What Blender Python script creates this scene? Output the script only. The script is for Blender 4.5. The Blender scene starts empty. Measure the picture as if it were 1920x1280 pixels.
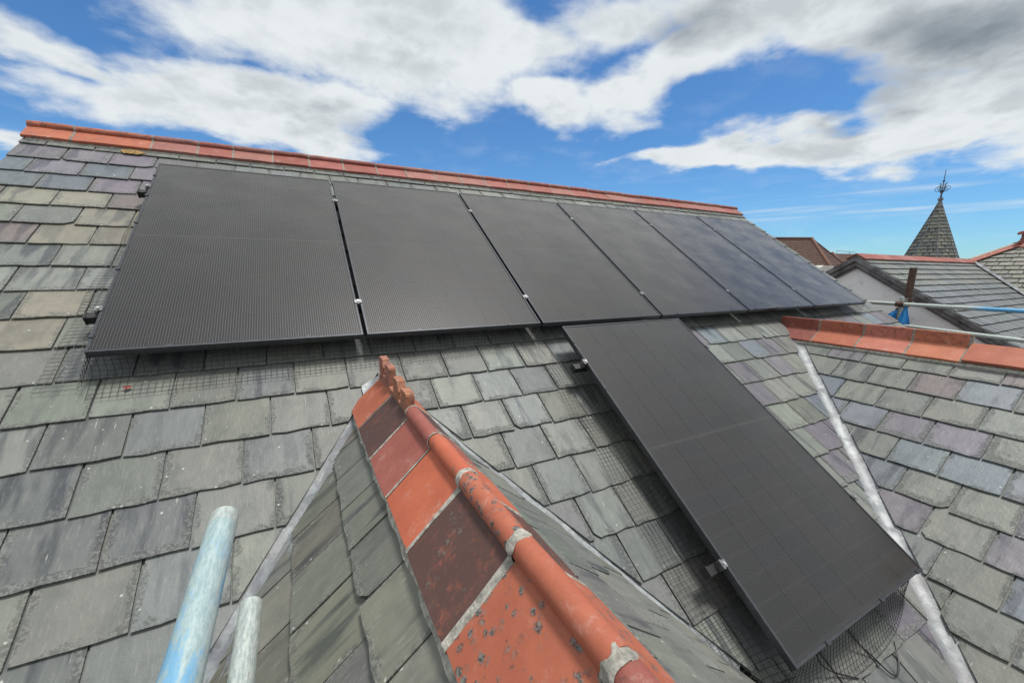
import bpy, bmesh, math, random
from mathutils import Vector, Matrix, noise
random.seed(7)
S = bpy.context.scene
COL = S.collection
rad = math.radians

# ------------------------------------------------------------------ camera
CAM = Vector((0.83575, -2.34709, 0.34879))
RIGHT = Vector((0.88580871, -0.46402716, 0.00466018))
DOWN = Vector((-0.07539516, -0.15382071, -0.98521813))
FWD = Vector((0.4578848, 0.87236345, -0.17124113))
FPX = 756.23
cam_d = bpy.data.cameras.new('camera'); cam = bpy.data.objects.new('camera', cam_d); COL.objects.link(cam)
cam_d.sensor_width = 36; cam_d.lens = 36 * FPX / 1920; cam_d.clip_start = 0.02; cam_d.clip_end = 4000
cam.matrix_world = Matrix(((RIGHT.x, -DOWN.x, -FWD.x, CAM.x), (RIGHT.y, -DOWN.y, -FWD.y, CAM.y),
                           (RIGHT.z, -DOWN.z, -FWD.z, CAM.z), (0, 0, 0, 1)))
S.camera = cam
def ray(x, y):                       # photo pixel -> world direction
    return (RIGHT * ((x - 960) / FPX) + DOWN * ((y - 640) / FPX) + FWD).normalized()
def project(p):
    q = Vector(p) - CAM; z = q.dot(FWD)
    if z < 0.02: return None
    return 960 + FPX * q.dot(RIGHT) / z, 640 + FPX * q.dot(DOWN) / z, z
def hit(px, n, d):                   # pixel ray meets plane n.X = d
    r = ray(*px); n = Vector(n); return CAM + r * ((d - n.dot(CAM)) / n.dot(r))

# ------------------------------------------------------------------ node helpers
def nd(nt, typ, props=None, ins=None):
    n = nt.nodes.new(typ)
    for k, v in (props or {}).items(): setattr(n, k, v)
    for k, v in (ins or {}).items():
        s = n.inputs[k]
        if isinstance(v, bpy.types.NodeSocket): nt.links.new(v, s)
        else: s.default_value = v
    return n
def mth(nt, op, a, b=0.0, c=0.0, clamp=False):
    n = nd(nt, 'ShaderNodeMath', {'operation': op, 'use_clamp': clamp}, {0: a, 1: b, 2: c}); return n.outputs[0]
def ramp(nt, fac, lo, hi, a=0.0, b=1.0):     # smoothstep map
    n = nd(nt, 'ShaderNodeMapRange', {'interpolation_type': 'SMOOTHSTEP'}, {0: fac, 1: lo, 2: hi, 3: a, 4: b}); return n.outputs[0]
def mixc(nt, fac, a, b, blend='MIX'):
    n = nd(nt, 'ShaderNodeMix', {'data_type': 'RGBA', 'blend_type': blend}, {0: fac, 6: a, 7: b}); return n.outputs[2]
def fbm(nt, vec, scale, detail=4.0, rough=0.55, dist=0.0):
    n = nd(nt, 'ShaderNodeTexNoise', {}, {'Vector': vec, 'Scale': scale, 'Detail': detail, 'Roughness': rough, 'Distortion': dist}); return n.outputs[0]
def rgba(*c): return (c[0], c[1], c[2], 1.0)

# ------------------------------------------------------------------ world
SUN_DIR = Vector((0.20, -0.10, 0.97)).normalized()      # towards the sun
sun_el = math.asin(SUN_DIR.z); sun_az = math.atan2(SUN_DIR.x, SUN_DIR.y)
W = bpy.data.worlds.new('World'); S.world = W; W.use_nodes = True
nt = W.node_tree; nt.nodes.clear()
tc = nd(nt, 'ShaderNodeTexCoord')
sep = nd(nt, 'ShaderNodeSeparateXYZ', {}, {0: tc.outputs['Generated']})
dx, dy, dz = sep.outputs
azs = mth(nt, 'ARCTAN2', dx, dy); els = mth(nt, 'ARCSINE', dz)
zz = mth(nt, 'ADD', mth(nt, 'MAXIMUM', dz, 0.0), 0.22)
pv = nd(nt, 'ShaderNodeCombineXYZ', {}, {0: mth(nt, 'DIVIDE', dx, zz), 1: mth(nt, 'DIVIDE', dy, zz), 2: 0.0}).outputs[0]
n_big = fbm(nt, pv, 1.5, 5.0, 0.55, 0.2)
n_mid = fbm(nt, pv, 3.4, 9.0, 0.60, 0.12)
wx = nd(nt, 'ShaderNodeTexNoise', {}, {'Vector': pv, 'Scale': 2.3, 'Detail': 4.0})
wsep = nd(nt, 'ShaderNodeSeparateColor', {}, {0: wx.outputs[1]})
aw = mth(nt, 'ADD', azs, mth(nt, 'MULTIPLY', mth(nt, 'SUBTRACT', wsep.outputs[0], 0.5), 0.26))
ew = mth(nt, 'ADD', els, mth(nt, 'MULTIPLY', mth(nt, 'SUBTRACT', wsep.outputs[1], 0.5), 0.16))
def azel(px):
    d = ray(*px); return math.atan2(d.x, d.y), math.asin(d.z)
def blob(cx, cy, rx, ry, ang, k=1.0):
    t = rad(ang); c0 = azel((cx, cy))
    a1 = azel((cx + rx * math.cos(t), cy + rx * math.sin(t))); b1 = azel((cx - ry * math.sin(t), cy + ry * math.cos(t)))
    u = Vector((a1[0] - c0[0], a1[1] - c0[1])); v = Vector((b1[0] - c0[0], b1[1] - c0[1]))
    det = u.x * v.y - u.y * v.x
    da = mth(nt, 'SUBTRACT', aw, c0[0]); de = mth(nt, 'SUBTRACT', ew, c0[1])
    p = mth(nt, 'ADD', mth(nt, 'MULTIPLY', da, v.y / det), mth(nt, 'MULTIPLY', de, -v.x / det))
    q = mth(nt, 'ADD', mth(nt, 'MULTIPLY', da, -u.y / det), mth(nt, 'MULTIPLY', de, u.x / det))
    r = mth(nt, 'SQRT', mth(nt, 'ADD', mth(nt, 'MULTIPLY', p, p), mth(nt, 'MULTIPLY', q, q)))
    return mth(nt, 'MULTIPLY', mth(nt, 'MAXIMUM', mth(nt, 'SUBTRACT', 1.0, r), -1.0), k)
def bmax(L):
    r = L[0]
    for b in L[1:]: r = mth(nt, 'SMOOTH_MAX', r, b, 0.12)
    return r
white = bmax([blob(690, 55, 430, 165, 4), blob(440, 195, 310, 75, 4), blob(560, 250, 170, 60, 10, .7), blob(115, 85, 165, 40, 28, .6), blob(10, 265, 70, 40, 0, .6),
              blob(1030, 185, 75, 60, 0, .75), blob(1165, 190, 130, 55, -14, .7), blob(1300, 110, 280, 75, -24, .75), blob(1480, 30, 520, 90, 0),
              blob(1760, 60, 330, 140, -8), blob(1960, 160, 330, 170, -8), blob(950, 60, 260, 90, 0, .8), blob(1140, 25, 230, 85, -10, .7), blob(1560, 262, 460, 62, -7), blob(1330, 288, 250, 34, -6, .8), blob(1800, 215, 300, 90, -9)])
cover_in = mth(nt, 'ADD', white, mth(nt, 'MULTIPLY', mth(nt, 'SUBTRACT', n_mid, 0.5), 1.15))
alpha_in = ramp(nt, cover_in, -0.02, 0.40)
# unseen rest of the sky: cloud thickened to near overcast, greying panel reflections
alpha_out = ramp(nt, n_big, 0.0, 0.34)
inview = mth(nt, 'MULTIPLY', mth(nt, 'MULTIPLY', ramp(nt, azs, 1.62, 1.44), ramp(nt, azs, -0.64, -0.46)), ramp(nt, els, 0.68, 0.55))
alpha = mth(nt, 'ADD', mth(nt, 'MULTIPLY', alpha_in, inview), mth(nt, 'MULTIPLY', alpha_out, mth(nt, 'SUBTRACT', 1.0, inview)))
# thin streaks low over the horizon
streak_v = nd(nt, 'ShaderNodeCombineXYZ', {}, {0: mth(nt, 'MULTIPLY', azs, 1.6), 1: mth(nt, 'MULTIPLY', els, 34.0), 2: 0.0}).outputs[0]
st = mth(nt, 'MULTIPLY', ramp(nt, fbm(nt, streak_v, 1.3, 4.0, 0.55), 0.5, 0.72), ramp(nt, els, 0.22, 0.10))
st = mth(nt, 'MULTIPLY', st, ramp(nt, els, 0.0, 0.06))
alpha = mth(nt, 'MAXIMUM', alpha, mth(nt, 'MULTIPLY', st, 0.6))
alpha = mth(nt, 'MAXIMUM', alpha, mth(nt, 'MULTIPLY', ramp(nt, n_mid, 0.48, 0.75), 0.14))
grey = bmax([blob(1780, 80, 620, 150, -8, 1.0), blob(1350, 40, 420, 80, -10, .8), blob(1560, 215, 150, 26, -24, .6), blob(560, 225, 260, 26, 6, .5), blob(780, 30, 220, 60, 0, .35)])
gfac = ramp(nt, mth(nt, 'ADD', grey, mth(nt, 'MULTIPLY', mth(nt, 'SUBTRACT', n_mid, 0.5), 1.8)), -0.05, 1.15)
gfac = mth(nt, 'MULTIPLY', gfac, ramp(nt, els, 0.05, 0.3))
gfac = mth(nt, 'MAXIMUM', gfac, mth(nt, 'MULTIPLY', ramp(nt, n_big, 0.45, 0.80), 0.22))
n_sh = fbm(nt, nd(nt, 'ShaderNodeVectorMath', {'operation': 'ADD'}, {0: pv, 1: (0.10, -0.22, 0.0)}).outputs[0], 3.4, 5.0, 0.60, 0.12)
shd = ramp(nt, mth(nt, 'SUBTRACT', n_sh, n_mid), -0.12, 0.22)
gfac = mth(nt, 'MAXIMUM', gfac, mth(nt, 'MULTIPLY', mth(nt, 'MULTIPLY', shd, ramp(nt, cover_in, 0.1, 0.6)), 0.42))
ccol = mixc(nt, gfac, rgba(6.2, 6.55, 6.7), rgba(1.75, 2.1, 2.45))
sky = nd(nt, 'ShaderNodeTexSky', {'sky_type': 'NISHITA', 'sun_disc': False, 'sun_elevation': sun_el, 'sun_rotation': sun_az,
         'air_density': 1.0, 'dust_density': 0.15, 'ozone_density': 1.6, 'altitude': 50.0})
skc = mixc(nt, 1.0, sky.outputs[0], rgba(0.43, 0.73, 0.99), 'MULTIPLY')
final = mixc(nt, alpha, skc, ccol)
bg = nd(nt, 'ShaderNodeBackground', {}, {0: final, 1: 0.10})
nt.links.new(bg.outputs[0], nd(nt, 'ShaderNodeOutputWorld').inputs[0])

W.cycles.sampling_method = 'MANUAL'; W.cycles.sample_map_resolution = 256
# ------------------------------------------------------------------ sun and exposure
sd = bpy.data.lights.new('sun', 'SUN'); so = bpy.data.objects.new('sun', sd); COL.objects.link(so)
sd.energy = 2.8; sd.angle = rad(12); sd.color = (1.0, 0.96, 0.9)
so.rotation_euler = SUN_DIR.to_track_quat('Z', 'Y').to_euler()
S.view_settings.view_transform = 'Standard'; S.view_settings.look = 'None'
S.view_settings.exposure = 0.38; S.view_settings.gamma = 1.0
S.view_settings.use_curve_mapping = False
S.cycles.use_adaptive_sampling = True; S.cycles.adaptive_threshold = 0.015; S.cycles.max_bounces = 6; S.cycles.diffuse_bounces = 3; S.cycles.glossy_bounces = 3; S.cycles.transparent_max_bounces = 8

# ------------------------------------------------------------------ materials
def newmat(name):
    m = bpy.data.materials.new(name); m.use_nodes = True; t = m.node_tree
    b = t.nodes['Principled BSDF']; return m, t, b
def bump(t, b, h, strength=0.3, dist=0.01):
    n = nd(t, 'ShaderNodeBump', {}, {'Strength': strength, 'Distance': dist, 'Height': h}); t.links.new(n.outputs[0], b.inputs['Normal'])
def simple(name, col, rough=0.6, metal=0.0, nscale=0.0, namp=0.0, bscale=0.0, bstr=0.0, spec=0.5):
    m, t, b = newmat(name)
    b.inputs['Roughness'].default_value = rough; b.inputs['Metallic'].default_value = metal
    b.inputs['Specular IOR Level'].default_value = spec
    tcn = nd(t, 'ShaderNodeTexCoord').outputs['Object']
    if nscale:
        f = fbm(t, tcn, nscale, 6.0, 0.65)
        c = mixc(t, ramp(t, f, 0.3, 0.7), rgba(*[x * (1 - namp) for x in col]), rgba(*[min(1, x * (1 + namp)) for x in col]))
        t.links.new(c, b.inputs['Base Color'])
    else: b.inputs['Base Color'].default_value = rgba(*col)
    if bscale: bump(t, b, fbm(t, tcn, bscale, 6.0, 0.7), bstr, 0.01)
    return m

def slate_mat():
    m, t, b = newmat('slate')
    oi = nd(t, 'ShaderNodeObjectInfo'); at = nd(t, 'ShaderNodeAttribute', {'attribute_name': 'tint'})
    sl = nd(t, 'ShaderNodeAttribute', {'attribute_name': 'sl'})          # x, y on the slate in metres, z a random
    sx = nd(t, 'ShaderNodeSeparateXYZ', {}, {0: sl.outputs['Vector']})
    X, Y, Z = sx.outputs
    R = mth(t, 'MULTIPLY', mth(t, 'ADD', oi.outputs['Random'], Z), 37.0)
    base = mixc(t, 1.0, oi.outputs['Color'], at.outputs['Color'], 'ADD')
    mott = mth(t, 'SUBTRACT', mth(t, 'ADD', oi.outputs['Alpha'], nd(t, 'ShaderNodeAttribute', {'attribute_name': 'crust'}).outputs['Fac']), 1.0)
    P = nd(t, 'ShaderNodeCombineXYZ', {}, {0: X, 1: Y, 2: R}).outputs[0]
    PS = nd(t, 'ShaderNodeCombineXYZ', {}, {0: X, 1: mth(t, 'MULTIPLY', Y, 0.16), 2: R}).outputs[0]
    # cleavage bands that run down the slate
    band = fbm(t, PS, 15.0, 2.0, 0.5)
    grain = fbm(t, PS, 120.0, 3.0, 0.6)
    cloud = fbm(t, P, 14.0, 4.0, 0.65)
    fine = fbm(t, P, 210.0, 2.0, 0.7)
    bs = ramp(t, mth(t, 'FRACT', mth(t, 'MULTIPLY', R, 7.31)), 0.1, 0.95, 0.2, 0.95)
    c = mixc(t, mth(t, 'MULTIPLY', ramp(t, band, 0.50, 0.64), bs), base, mixc(t, 1.0, base, rgba(0.40, 0.43, 0.50), 'MULTIPLY'))
    c = mixc(t, ramp(t, band, 0.42, 0.30, 0.0, 0.35), c, mixc(t, 1.0, base, rgba(1.25, 1.24, 1.18), 'MULTIPLY'))
    c = mixc(t, ramp(t, fbm(t, P, 7.0, 3.0, 0.6), 0.45, 0.7, 0.0, 0.30), c, mixc(t, 1.0, c, rgba(0.62, 0.66, 0.68), 'MULTIPLY'))
    c = mixc(t, ramp(t, cloud, 0.35, 0.75, 0.0, 0.36), c, mixc(t, 1.0, c, rgba(0.72, 0.74, 0.74), 'MULTIPLY'))
    c = mixc(t, mth(t, 'MULTIPLY', ramp(t, grain, 0.52, 0.75), 0.22), c, rgba(0.30, 0.305, 0.28))
    scr = fbm(t, nd(t, 'ShaderNodeCombineXYZ', {}, {0: mth(t, 'MULTIPLY', X, 95.0), 1: mth(t, 'MULTIPLY', Y, 13.0), 2: R}).outputs[0], 1.0, 3.0, 0.6, 0.4)
    scr = mth(t, 'MULTIPLY', ramp(t, scr, 0.66, 0.74), ramp(t, mth(t, 'ADD', cloud, mth(t, 'MULTIPLY', mth(t, 'FRACT', mth(t, 'MULTIPLY', R, 3.7)), 0.25)), 0.60, 0.74))
    c = mixc(t, mth(t, 'MULTIPLY', scr, 0.7), c, rgba(0.40, 0.41, 0.38))
    # weathered, pitted margin with pale lichen crust
    ed = mth(t, 'MAXIMUM', ramp(t, mth(t, 'ABSOLUTE', X), 0.078, 0.128), ramp(t, Y, 0.062, -0.004))
    ed = mth(t, 'MULTIPLY', ed, ramp(t, fbm(t, P, 11.0, 2.0, 0.5), 0.32, 0.62, 0.45, 1.3))
    edn = mth(t, 'ADD', mth(t, 'ADD', ed, mth(t, 'MULTIPLY', mth(t, 'SUBTRACT', fbm(t, P, 38.0, 4.0, 0.7), 0.5), 1.5)), mott)
    em = ramp(t, edn, 0.52, 0.86)
    crustn = fbm(t, P, 95.0, 2.0, 0.7)
    crust = mixc(t, ramp(t, crustn, 0.44, 0.60), rgba(0.068, 0.071, 0.070), rgba(0.185, 0.19, 0.175))
    c = mixc(t, mth(t, 'MULTIPLY', em, 0.56), c, crust)
    vo = nd(t, 'ShaderNodeTexVoronoi', {}, {'Vector': P, 'Scale': 44.0, 'Randomness': 1.0})
    vd = mth(t, 'ADD', vo.outputs['Distance'], mth(t, 'MULTIPLY', mth(t, 'SUBTRACT', fine, 0.5), 0.25))
    vr = nd(t, 'ShaderNodeSeparateColor', {}, {0: vo.outputs['Color']}).outputs[0]
    spot = mth(t, 'MULTIPLY', ramp(t, vd, 0.26, 0.10), ramp(t, mth(t, 'ADD', vr, mth(t, 'MULTIPLY', ed, 0.05)), 0.975, 0.99))
    c = mixc(t, mth(t, 'MULTIPLY', spot, 0.85), c, rgba(0.44, 0.45, 0.41))
    t.links.new(c, b.inputs['Base Color'])
    t.links.new(mth(t, 'ADD', 0.50, mth(t, 'MULTIPLY', em, 0.3)), b.inputs['Roughness'])
    b.inputs['Specular IOR Level'].default_value = 0.45
    h = mth(t, 'ADD', mth(t, 'MULTIPLY', cloud, 0.9), mth(t, 'ADD', mth(t, 'MULTIPLY', fine, 0.05), mth(t, 'MULTIPLY', mth(t, 'MULTIPLY', em, crustn), 0.5)))
    h = mth(t, 'ADD', h, mth(t, 'MULTIPLY', grain, 0.14))
    bump(t, b, h, 0.7, 0.005)
    return m
def clay_mat(name, lichen=0.0, soot_shade=0.0):
    m, t, b = newmat(name)
    oi = nd(t, 'ShaderNodeObjectInfo'); P0 = nd(t, 'ShaderNodeTexCoord').outputs['Object']
    off = nd(t, 'ShaderNodeVectorMath', {'operation': 'ADD'}, {0: P0, 1: nd(t, 'ShaderNodeCombineXYZ', {}, {0: mth(t, 'MULTIPLY', oi.outputs['Random'], 31.0)}).outputs[0]}).outputs[0]
    base = oi.outputs['Color']
    f1 = fbm(t, off, 9.0, 6.0, 0.6); f2 = fbm(t, off, 60.0, 6.0, 0.7)
    c = mixc(t, ramp(t, f1, 0.3, 0.7, 0.0, 0.6), base, mixc(t, 1.0, base, rgba(0.72, 0.62, 0.6), 'MULTIPLY'))
    c = mixc(t, ramp(t, f2, 0.62, 0.8, 0.0, 0.35), c, rgba(0.52, 0.40, 0.34))
    c = mixc(t, ramp(t, fbm(t, off, 11.0, 6.0, 0.78), 0.54, 0.74, 0.0, 0.42), c, rgba(0.52, 0.40, 0.35))
    if soot_shade:
        c = mixc(t, ramp(t, mth(t, 'ADD', fbm(t, off, 26.0, 8.0, 0.82), soot_shade - 0.5), 0.38, 0.68, 0.0, 0.90), c, rgba(0.055, 0.038, 0.036))
    vo = nd(t, 'ShaderNodeTexVoronoi', {}, {'Vector': off, 'Scale': 48.0, 'Randomness': 1.0})
    vd = mth(t, 'ADD', vo.outputs['Distance'], mth(t, 'MULTIPLY', mth(t, 'SUBTRACT', f2, 0.5), 0.9))
    zone = ramp(t, fbm(t, off, 12.0, 2.0, 0.5), 0.62 - 0.26 * lichen, 0.72 - 0.22 * lichen)
    f3 = fbm(t, off, 150.0, 4.0, 0.75)
    sp = mth(t, 'MULTIPLY', mth(t, 'MULTIPLY', ramp(t, mth(t, 'ADD', vd, mth(t, 'MULTIPLY', mth(t, 'SUBTRACT', f3, 0.5), 1.2)), 0.52, 0.22), ramp(t, nd(t, 'ShaderNodeSeparateColor', {}, {0: vo.outputs['Color']}).outputs[0], 0.25, 0.55)), zone)
    c = mixc(t, ramp(t, f3, 0.56, 0.72, 0.0, 0.30), c, mixc(t, 1.0, c, rgba(0.45, 0.42, 0.40), 'MULTIPLY'))
    lc = mixc(t, ramp(t, fbm(t, off, 140.0, 3.0, 0.6), 0.4, 0.6), rgba(0.045, 0.042, 0.042), rgba(0.17, 0.17, 0.155))
    c = mixc(t, mth(t, 'MULTIPLY', sp, min(1.0, 0.25 + lichen)), c, lc)
    t.links.new(c, b.inputs['Base Color'])
    b.inputs['Roughness'].default_value = 0.62; b.inputs['Specular IOR Level'].default_value = 0.35
    bump(t, b, mth(t, 'ADD', mth(t, 'MULTIPLY', f1, 0.5), mth(t, 'ADD', mth(t, 'MULTIPLY', f2, 0.3), mth(t, 'MULTIPLY', sp, 0.25))), 0.45, 0.006)
    return m
def lead_mat():
    m, t, b = newmat('lead')
    P = nd(t, 'ShaderNodeTexCoord').outputs['Object']
    a = fbm(t, P, 7.0, 6.0, 0.65, 0.6); f = fbm(t, P, 55.0, 6.0, 0.7)
    c = mixc(t, ramp(t, a, 0.3, 0.7), rgba(0.16, 0.17, 0.185), rgba(0.34, 0.365, 0.375))
    c = mixc(t, ramp(t, f, 0.58, 0.74, 0.0, 0.6), c, rgba(0.46, 0.48, 0.48))
    c = mixc(t, ramp(t, fbm(t, P, 24.0, 5.0, 0.7), 0.52, 0.68, 0.0, 0.75), c, rgba(0.12, 0.115, 0.13))
    c = mixc(t, ramp(t, fbm(t, P, 4.0, 5.0, 0.7), 0.50, 0.66, 0.0, 0.6), c, rgba(0.15, 0.145, 0.15))
    t.links.new(c, b.inputs['Base Color'])
    b.inputs['Roughness'].default_value = 0.5; b.inputs['Metallic'].default_value = 0.15
    bump(t, b, mth(t, 'ADD', a, mth(t, 'MULTIPLY', f, 0.15)), 0.4, 0.008)
    return m
def cell_mat():
    m, t, b = newmat('silicon_cell')
    oi = nd(t, 'ShaderNodeObjectInfo'); P = nd(t, 'ShaderNodeTexCoord').outputs['Object']
    s = nd(t, 'ShaderNodeSeparateXYZ', {}, {0: P})
    ph = mth(t, 'ABSOLUTE', mth(t, 'SUBTRACT', mth(t, 'FRACT', mth(t, 'ADD', mth(t, 'MULTIPLY', s.outputs[0], 16 / 0.1825), 100.0)), 0.5))
    wire = ramp(t, ph, 0.19, 0.04)
    pad = mth(t, 'MULTIPLY', wire, ramp(t, mth(t, 'ABSOLUTE', s.outputs[1]), 0.036, 0.042))
    c = mixc(t, mth(t, 'MULTIPLY', wire, 0.9), oi.outputs['Color'], rgba(0.115, 0.112, 0.116))
    c = mixc(t, mth(t, 'MULTIPLY', pad, 0.14), c, rgba(0.26, 0.26, 0.27))
    t.links.new(c, b.inputs['Base Color']); t.links.new(mth(t, 'MULTIPLY', wire, 0.75), b.inputs['Metallic']); b.inputs['Roughness'].default_value = 0.42
    b.inputs['Specular IOR Level'].default_value = 0.25
    return m
def glass_mat():
    m, t, b = newmat('panel_glass'); t.nodes.remove(b)
    tr = nd(t, 'ShaderNodeBsdfTransparent', {}, {0: rgba(0.97, 0.97, 0.97)})
    P = nd(t, 'ShaderNodeTexCoord').outputs['Object']
    gl = nd(t, 'ShaderNodeBsdfGlossy', {}, {0: rgba(1, 1, 1), 'Roughness': 0.20})
    df = nd(t, 'ShaderNodeBsdfDiffuse', {}, {0: rgba(0.36, 0.35, 0.33)})      # thin film of dust, thickened at grazing angles as painted sky reflection
    fr = nd(t, 'ShaderNodeFresnel', {}, {'IOR': 1.50})
    mx = nd(t, 'ShaderNodeMixShader', {}, {0: mth(t, 'MULTIPLY', fr.outputs[0], 0.82), 1: tr.outputs[0], 2: gl.outputs[0]})
    dust_sheen = ramp(t, fbm(t, P, 3.5, 6.0, 0.65), 0.3, 0.8, 0.002, 0.009)
    lw = nd(t, 'ShaderNodeLayerWeight', {}, {0: 0.5}).outputs['Facing']
    dust_sheen = mth(t, 'MULTIPLY', dust_sheen, mth(t, 'ADD', 1.0, mth(t, 'MULTIPLY', mth(t, 'POWER', lw, 5.0), 170.0)))
    mx2 = nd(t, 'ShaderNodeMixShader', {}, {0: dust_sheen, 1: mx.outputs[0], 2: df.outputs[0]})
    t.links.new(mx2.outputs[0], t.nodes['Material Output'].inputs[0])
    return m
def clear_mat():
    m, t, b = newmat('glass_body'); t.nodes.remove(b)
    t.links.new(nd(t, 'ShaderNodeBsdfTransparent', {}, {0: rgba(1, 1, 1)}).outputs[0], t.nodes['Material Output'].inputs[0]); return m
def tube_mat(name, blue_at, blue_amt, teal=0.0):
    m, t, b = newmat(name)
    P = nd(t, 'ShaderNodeTexCoord').outputs['Object']; s = nd(t, 'ShaderNodeSeparateXYZ', {}, {0: P})
    PS = nd(t, 'ShaderNodeVectorMath', {'operation': 'MULTIPLY'}, {0: P, 1: (1.0, 1.0, 0.22)}).outputs[0]
    f = fbm(t, PS, 190.0, 5.0, 0.75); g = fbm(t, PS, 26.0, 5.0, 0.65)
    c = mixc(t, ramp(t, f, 0.35, 0.65), rgba(0.28, 0.33, 0.32), rgba(0.50, 0.55, 0.52))
    sc = fbm(t, nd(t, 'ShaderNodeCombineXYZ', {}, {0: mth(t, 'MULTIPLY', s.outputs[0], 60.0), 1: mth(t, 'MULTIPLY', s.outputs[1], 60.0), 2: mth(t, 'MULTIPLY', s.outputs[2], 6.0)}).outputs[0], 1.0, 5.0, 0.7)
    c = mixc(t, ramp(t, sc, 0.60, 0.72, 0.0, 0.45), c, rgba(0.22, 0.19, 0.16))
    bl = mth(t, 'MULTIPLY', ramp(t, mth(t, 'ADD', s.outputs[2], mth(t, 'MULTIPLY', mth(t, 'SUBTRACT', g, 0.5), 0.25)), blue_at[0], blue_at[1]), ramp(t, mth(t, 'ADD', g, mth(t, 'MULTIPLY', f, 0.35)), blue_at[2], blue_at[2] + 0.09))
    c = mixc(t, mth(t, 'MULTIPLY', ramp(t, s.outputs[2], 1.965, 1.955), teal), c, rgba(0.25, 0.46, 0.52))
    c = mixc(t, mth(t, 'MULTIPLY', bl, blue_amt), c, rgba(0.09, 0.33, 0.58))
    t.links.new(c, b.inputs['Base Color']); b.inputs['Roughness'].default_value = 0.45; b.inputs['Metallic'].default_value = 0.25
    bump(t, b, mth(t, 'ADD', f, sc), 0.25, 0.002)
    return m
def render_mat():
    m, t, b = newmat('white_render')
    P = nd(t, 'ShaderNodeTexCoord').outputs['Object']
    c = mixc(t, ramp(t, fbm(t, P, 2.2, 8.0, 0.72), 0.56, 0.72, 0.0, 0.75), rgba(0.87, 0.90, 0.91), rgba(0.55, 0.59, 0.60))
    c = mixc(t, ramp(t, fbm(t, P, 14.0, 5.0, 0.7), 0.6, 0.75, 0.0, 0.5), c, rgba(0.34, 0.36, 0.35))
    t.links.new(c, b.inputs['Base Color']); b.inputs['Roughness'].default_value = 0.85
    bump(t, b, fbm(t, P, 60.0, 6.0, 0.75), 0.6, 0.01); return m
M = {
 'slate': slate_mat(), 'clay': clay_mat('terracotta'), 'clay_lichen': clay_mat('terracotta_lichen', 1.0), 'clay_some': clay_mat('terracotta_spotted', 0.45),
 'clay_soot': clay_mat('terracotta_blackened', 0.2, 0.675), 'clay_dark': clay_mat('terracotta_stained_shaded', 0.2, 0.46), 'lead': lead_mat(), 'cell': cell_mat(), 'glass': glass_mat(), 'clear': clear_mat(),
 'mortar': simple('mortar', (0.40, 0.385, 0.34), 0.9, 0, 45.0, 0.40, 90.0, 1.0), 'frame': simple('black_anodised', (0.075, 0.078, 0.088), 0.33, 0.7, 30.0, 0.15),
 'back': simple('black_backsheet', (0.012, 0.012, 0.014), 0.6), 'alu': simple('bare_aluminium', (0.22, 0.225, 0.23), 0.42, 0.9, 60.0, 0.3), 'steel': simple('bolt_steel', (0.5, 0.5, 0.5), 0.4, 1.0),
 'plastic': simple('black_plastic', (0.012, 0.012, 0.013), 0.5), 'wire': simple('coated_wire', (0.014, 0.015, 0.015), 0.5), 'joint': simple('old_joint_mortar', (0.25, 0.225, 0.195), 0.95, 0, 45.0, 0.4, 90.0, 1.0), 'felt': simple('dark_underlay', (0.03, 0.03, 0.03), 0.9),
 'white': render_mat(), 'board': simple('weathered_board', (0.15, 0.15, 0.155), 0.8, 0, 5.0, 0.55, 30.0, 0.5), 'iron': simple('wrought_iron', (0.03, 0.03, 0.04), 0.5, 0.5),
 'rust': simple('brown_cast_iron', (0.085, 0.05, 0.036), 0.75, 0, 30.0, 0.6, 60.0, 0.6), 'tarp': simple('blue_sheet', (0.03, 0.30, 0.72), 0.45, 0, 8.0, 0.2),
 'brick': simple('brickwork', (0.26, 0.12, 0.08), 0.9, 0, 6.0, 0.3, 40.0, 0.6), 'tar': simple('asphalt', (0.05, 0.05, 0.05), 0.9, 0, 3.0, 0.3, 40.0, 0.5),
 'lichen': simple('orange_lichen', (0.27, 0.17, 0.06), 0.9, 0, 60.0, 0.6, 120.0, 0.9), 'debris': simple('leaf_red', (0.35, 0.10, 0.09), 0.8), 'galv': tube_mat('galvanised_tube', (0, 1, 5), 0.0),
 'galv_blue': tube_mat('blue_daubed_tube', (1.95, 1.80, .66), 0.7, 0.32), 'galv_blue2': tube_mat('blue_painted_tube', (1.25, 1.45, .3), 0.95), 'browntile': simple('brown_roof_tile', (0.085, 0.045, 0.036), 0.85, 0, 7.0, 0.35, 30.0, 0.4),
 'browncap': simple('brown_hip_cap', (0.17, 0.085, 0.062), 0.85, 0, 7.0, 0.2), 'render2': simple('cream_wall', (0.62, 0.60, 0.56), 0.9, 0, 3.0, 0.1), 'window': simple('dark_pane', (0.02, 0.025, 0.03), 0.08),
}

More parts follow.
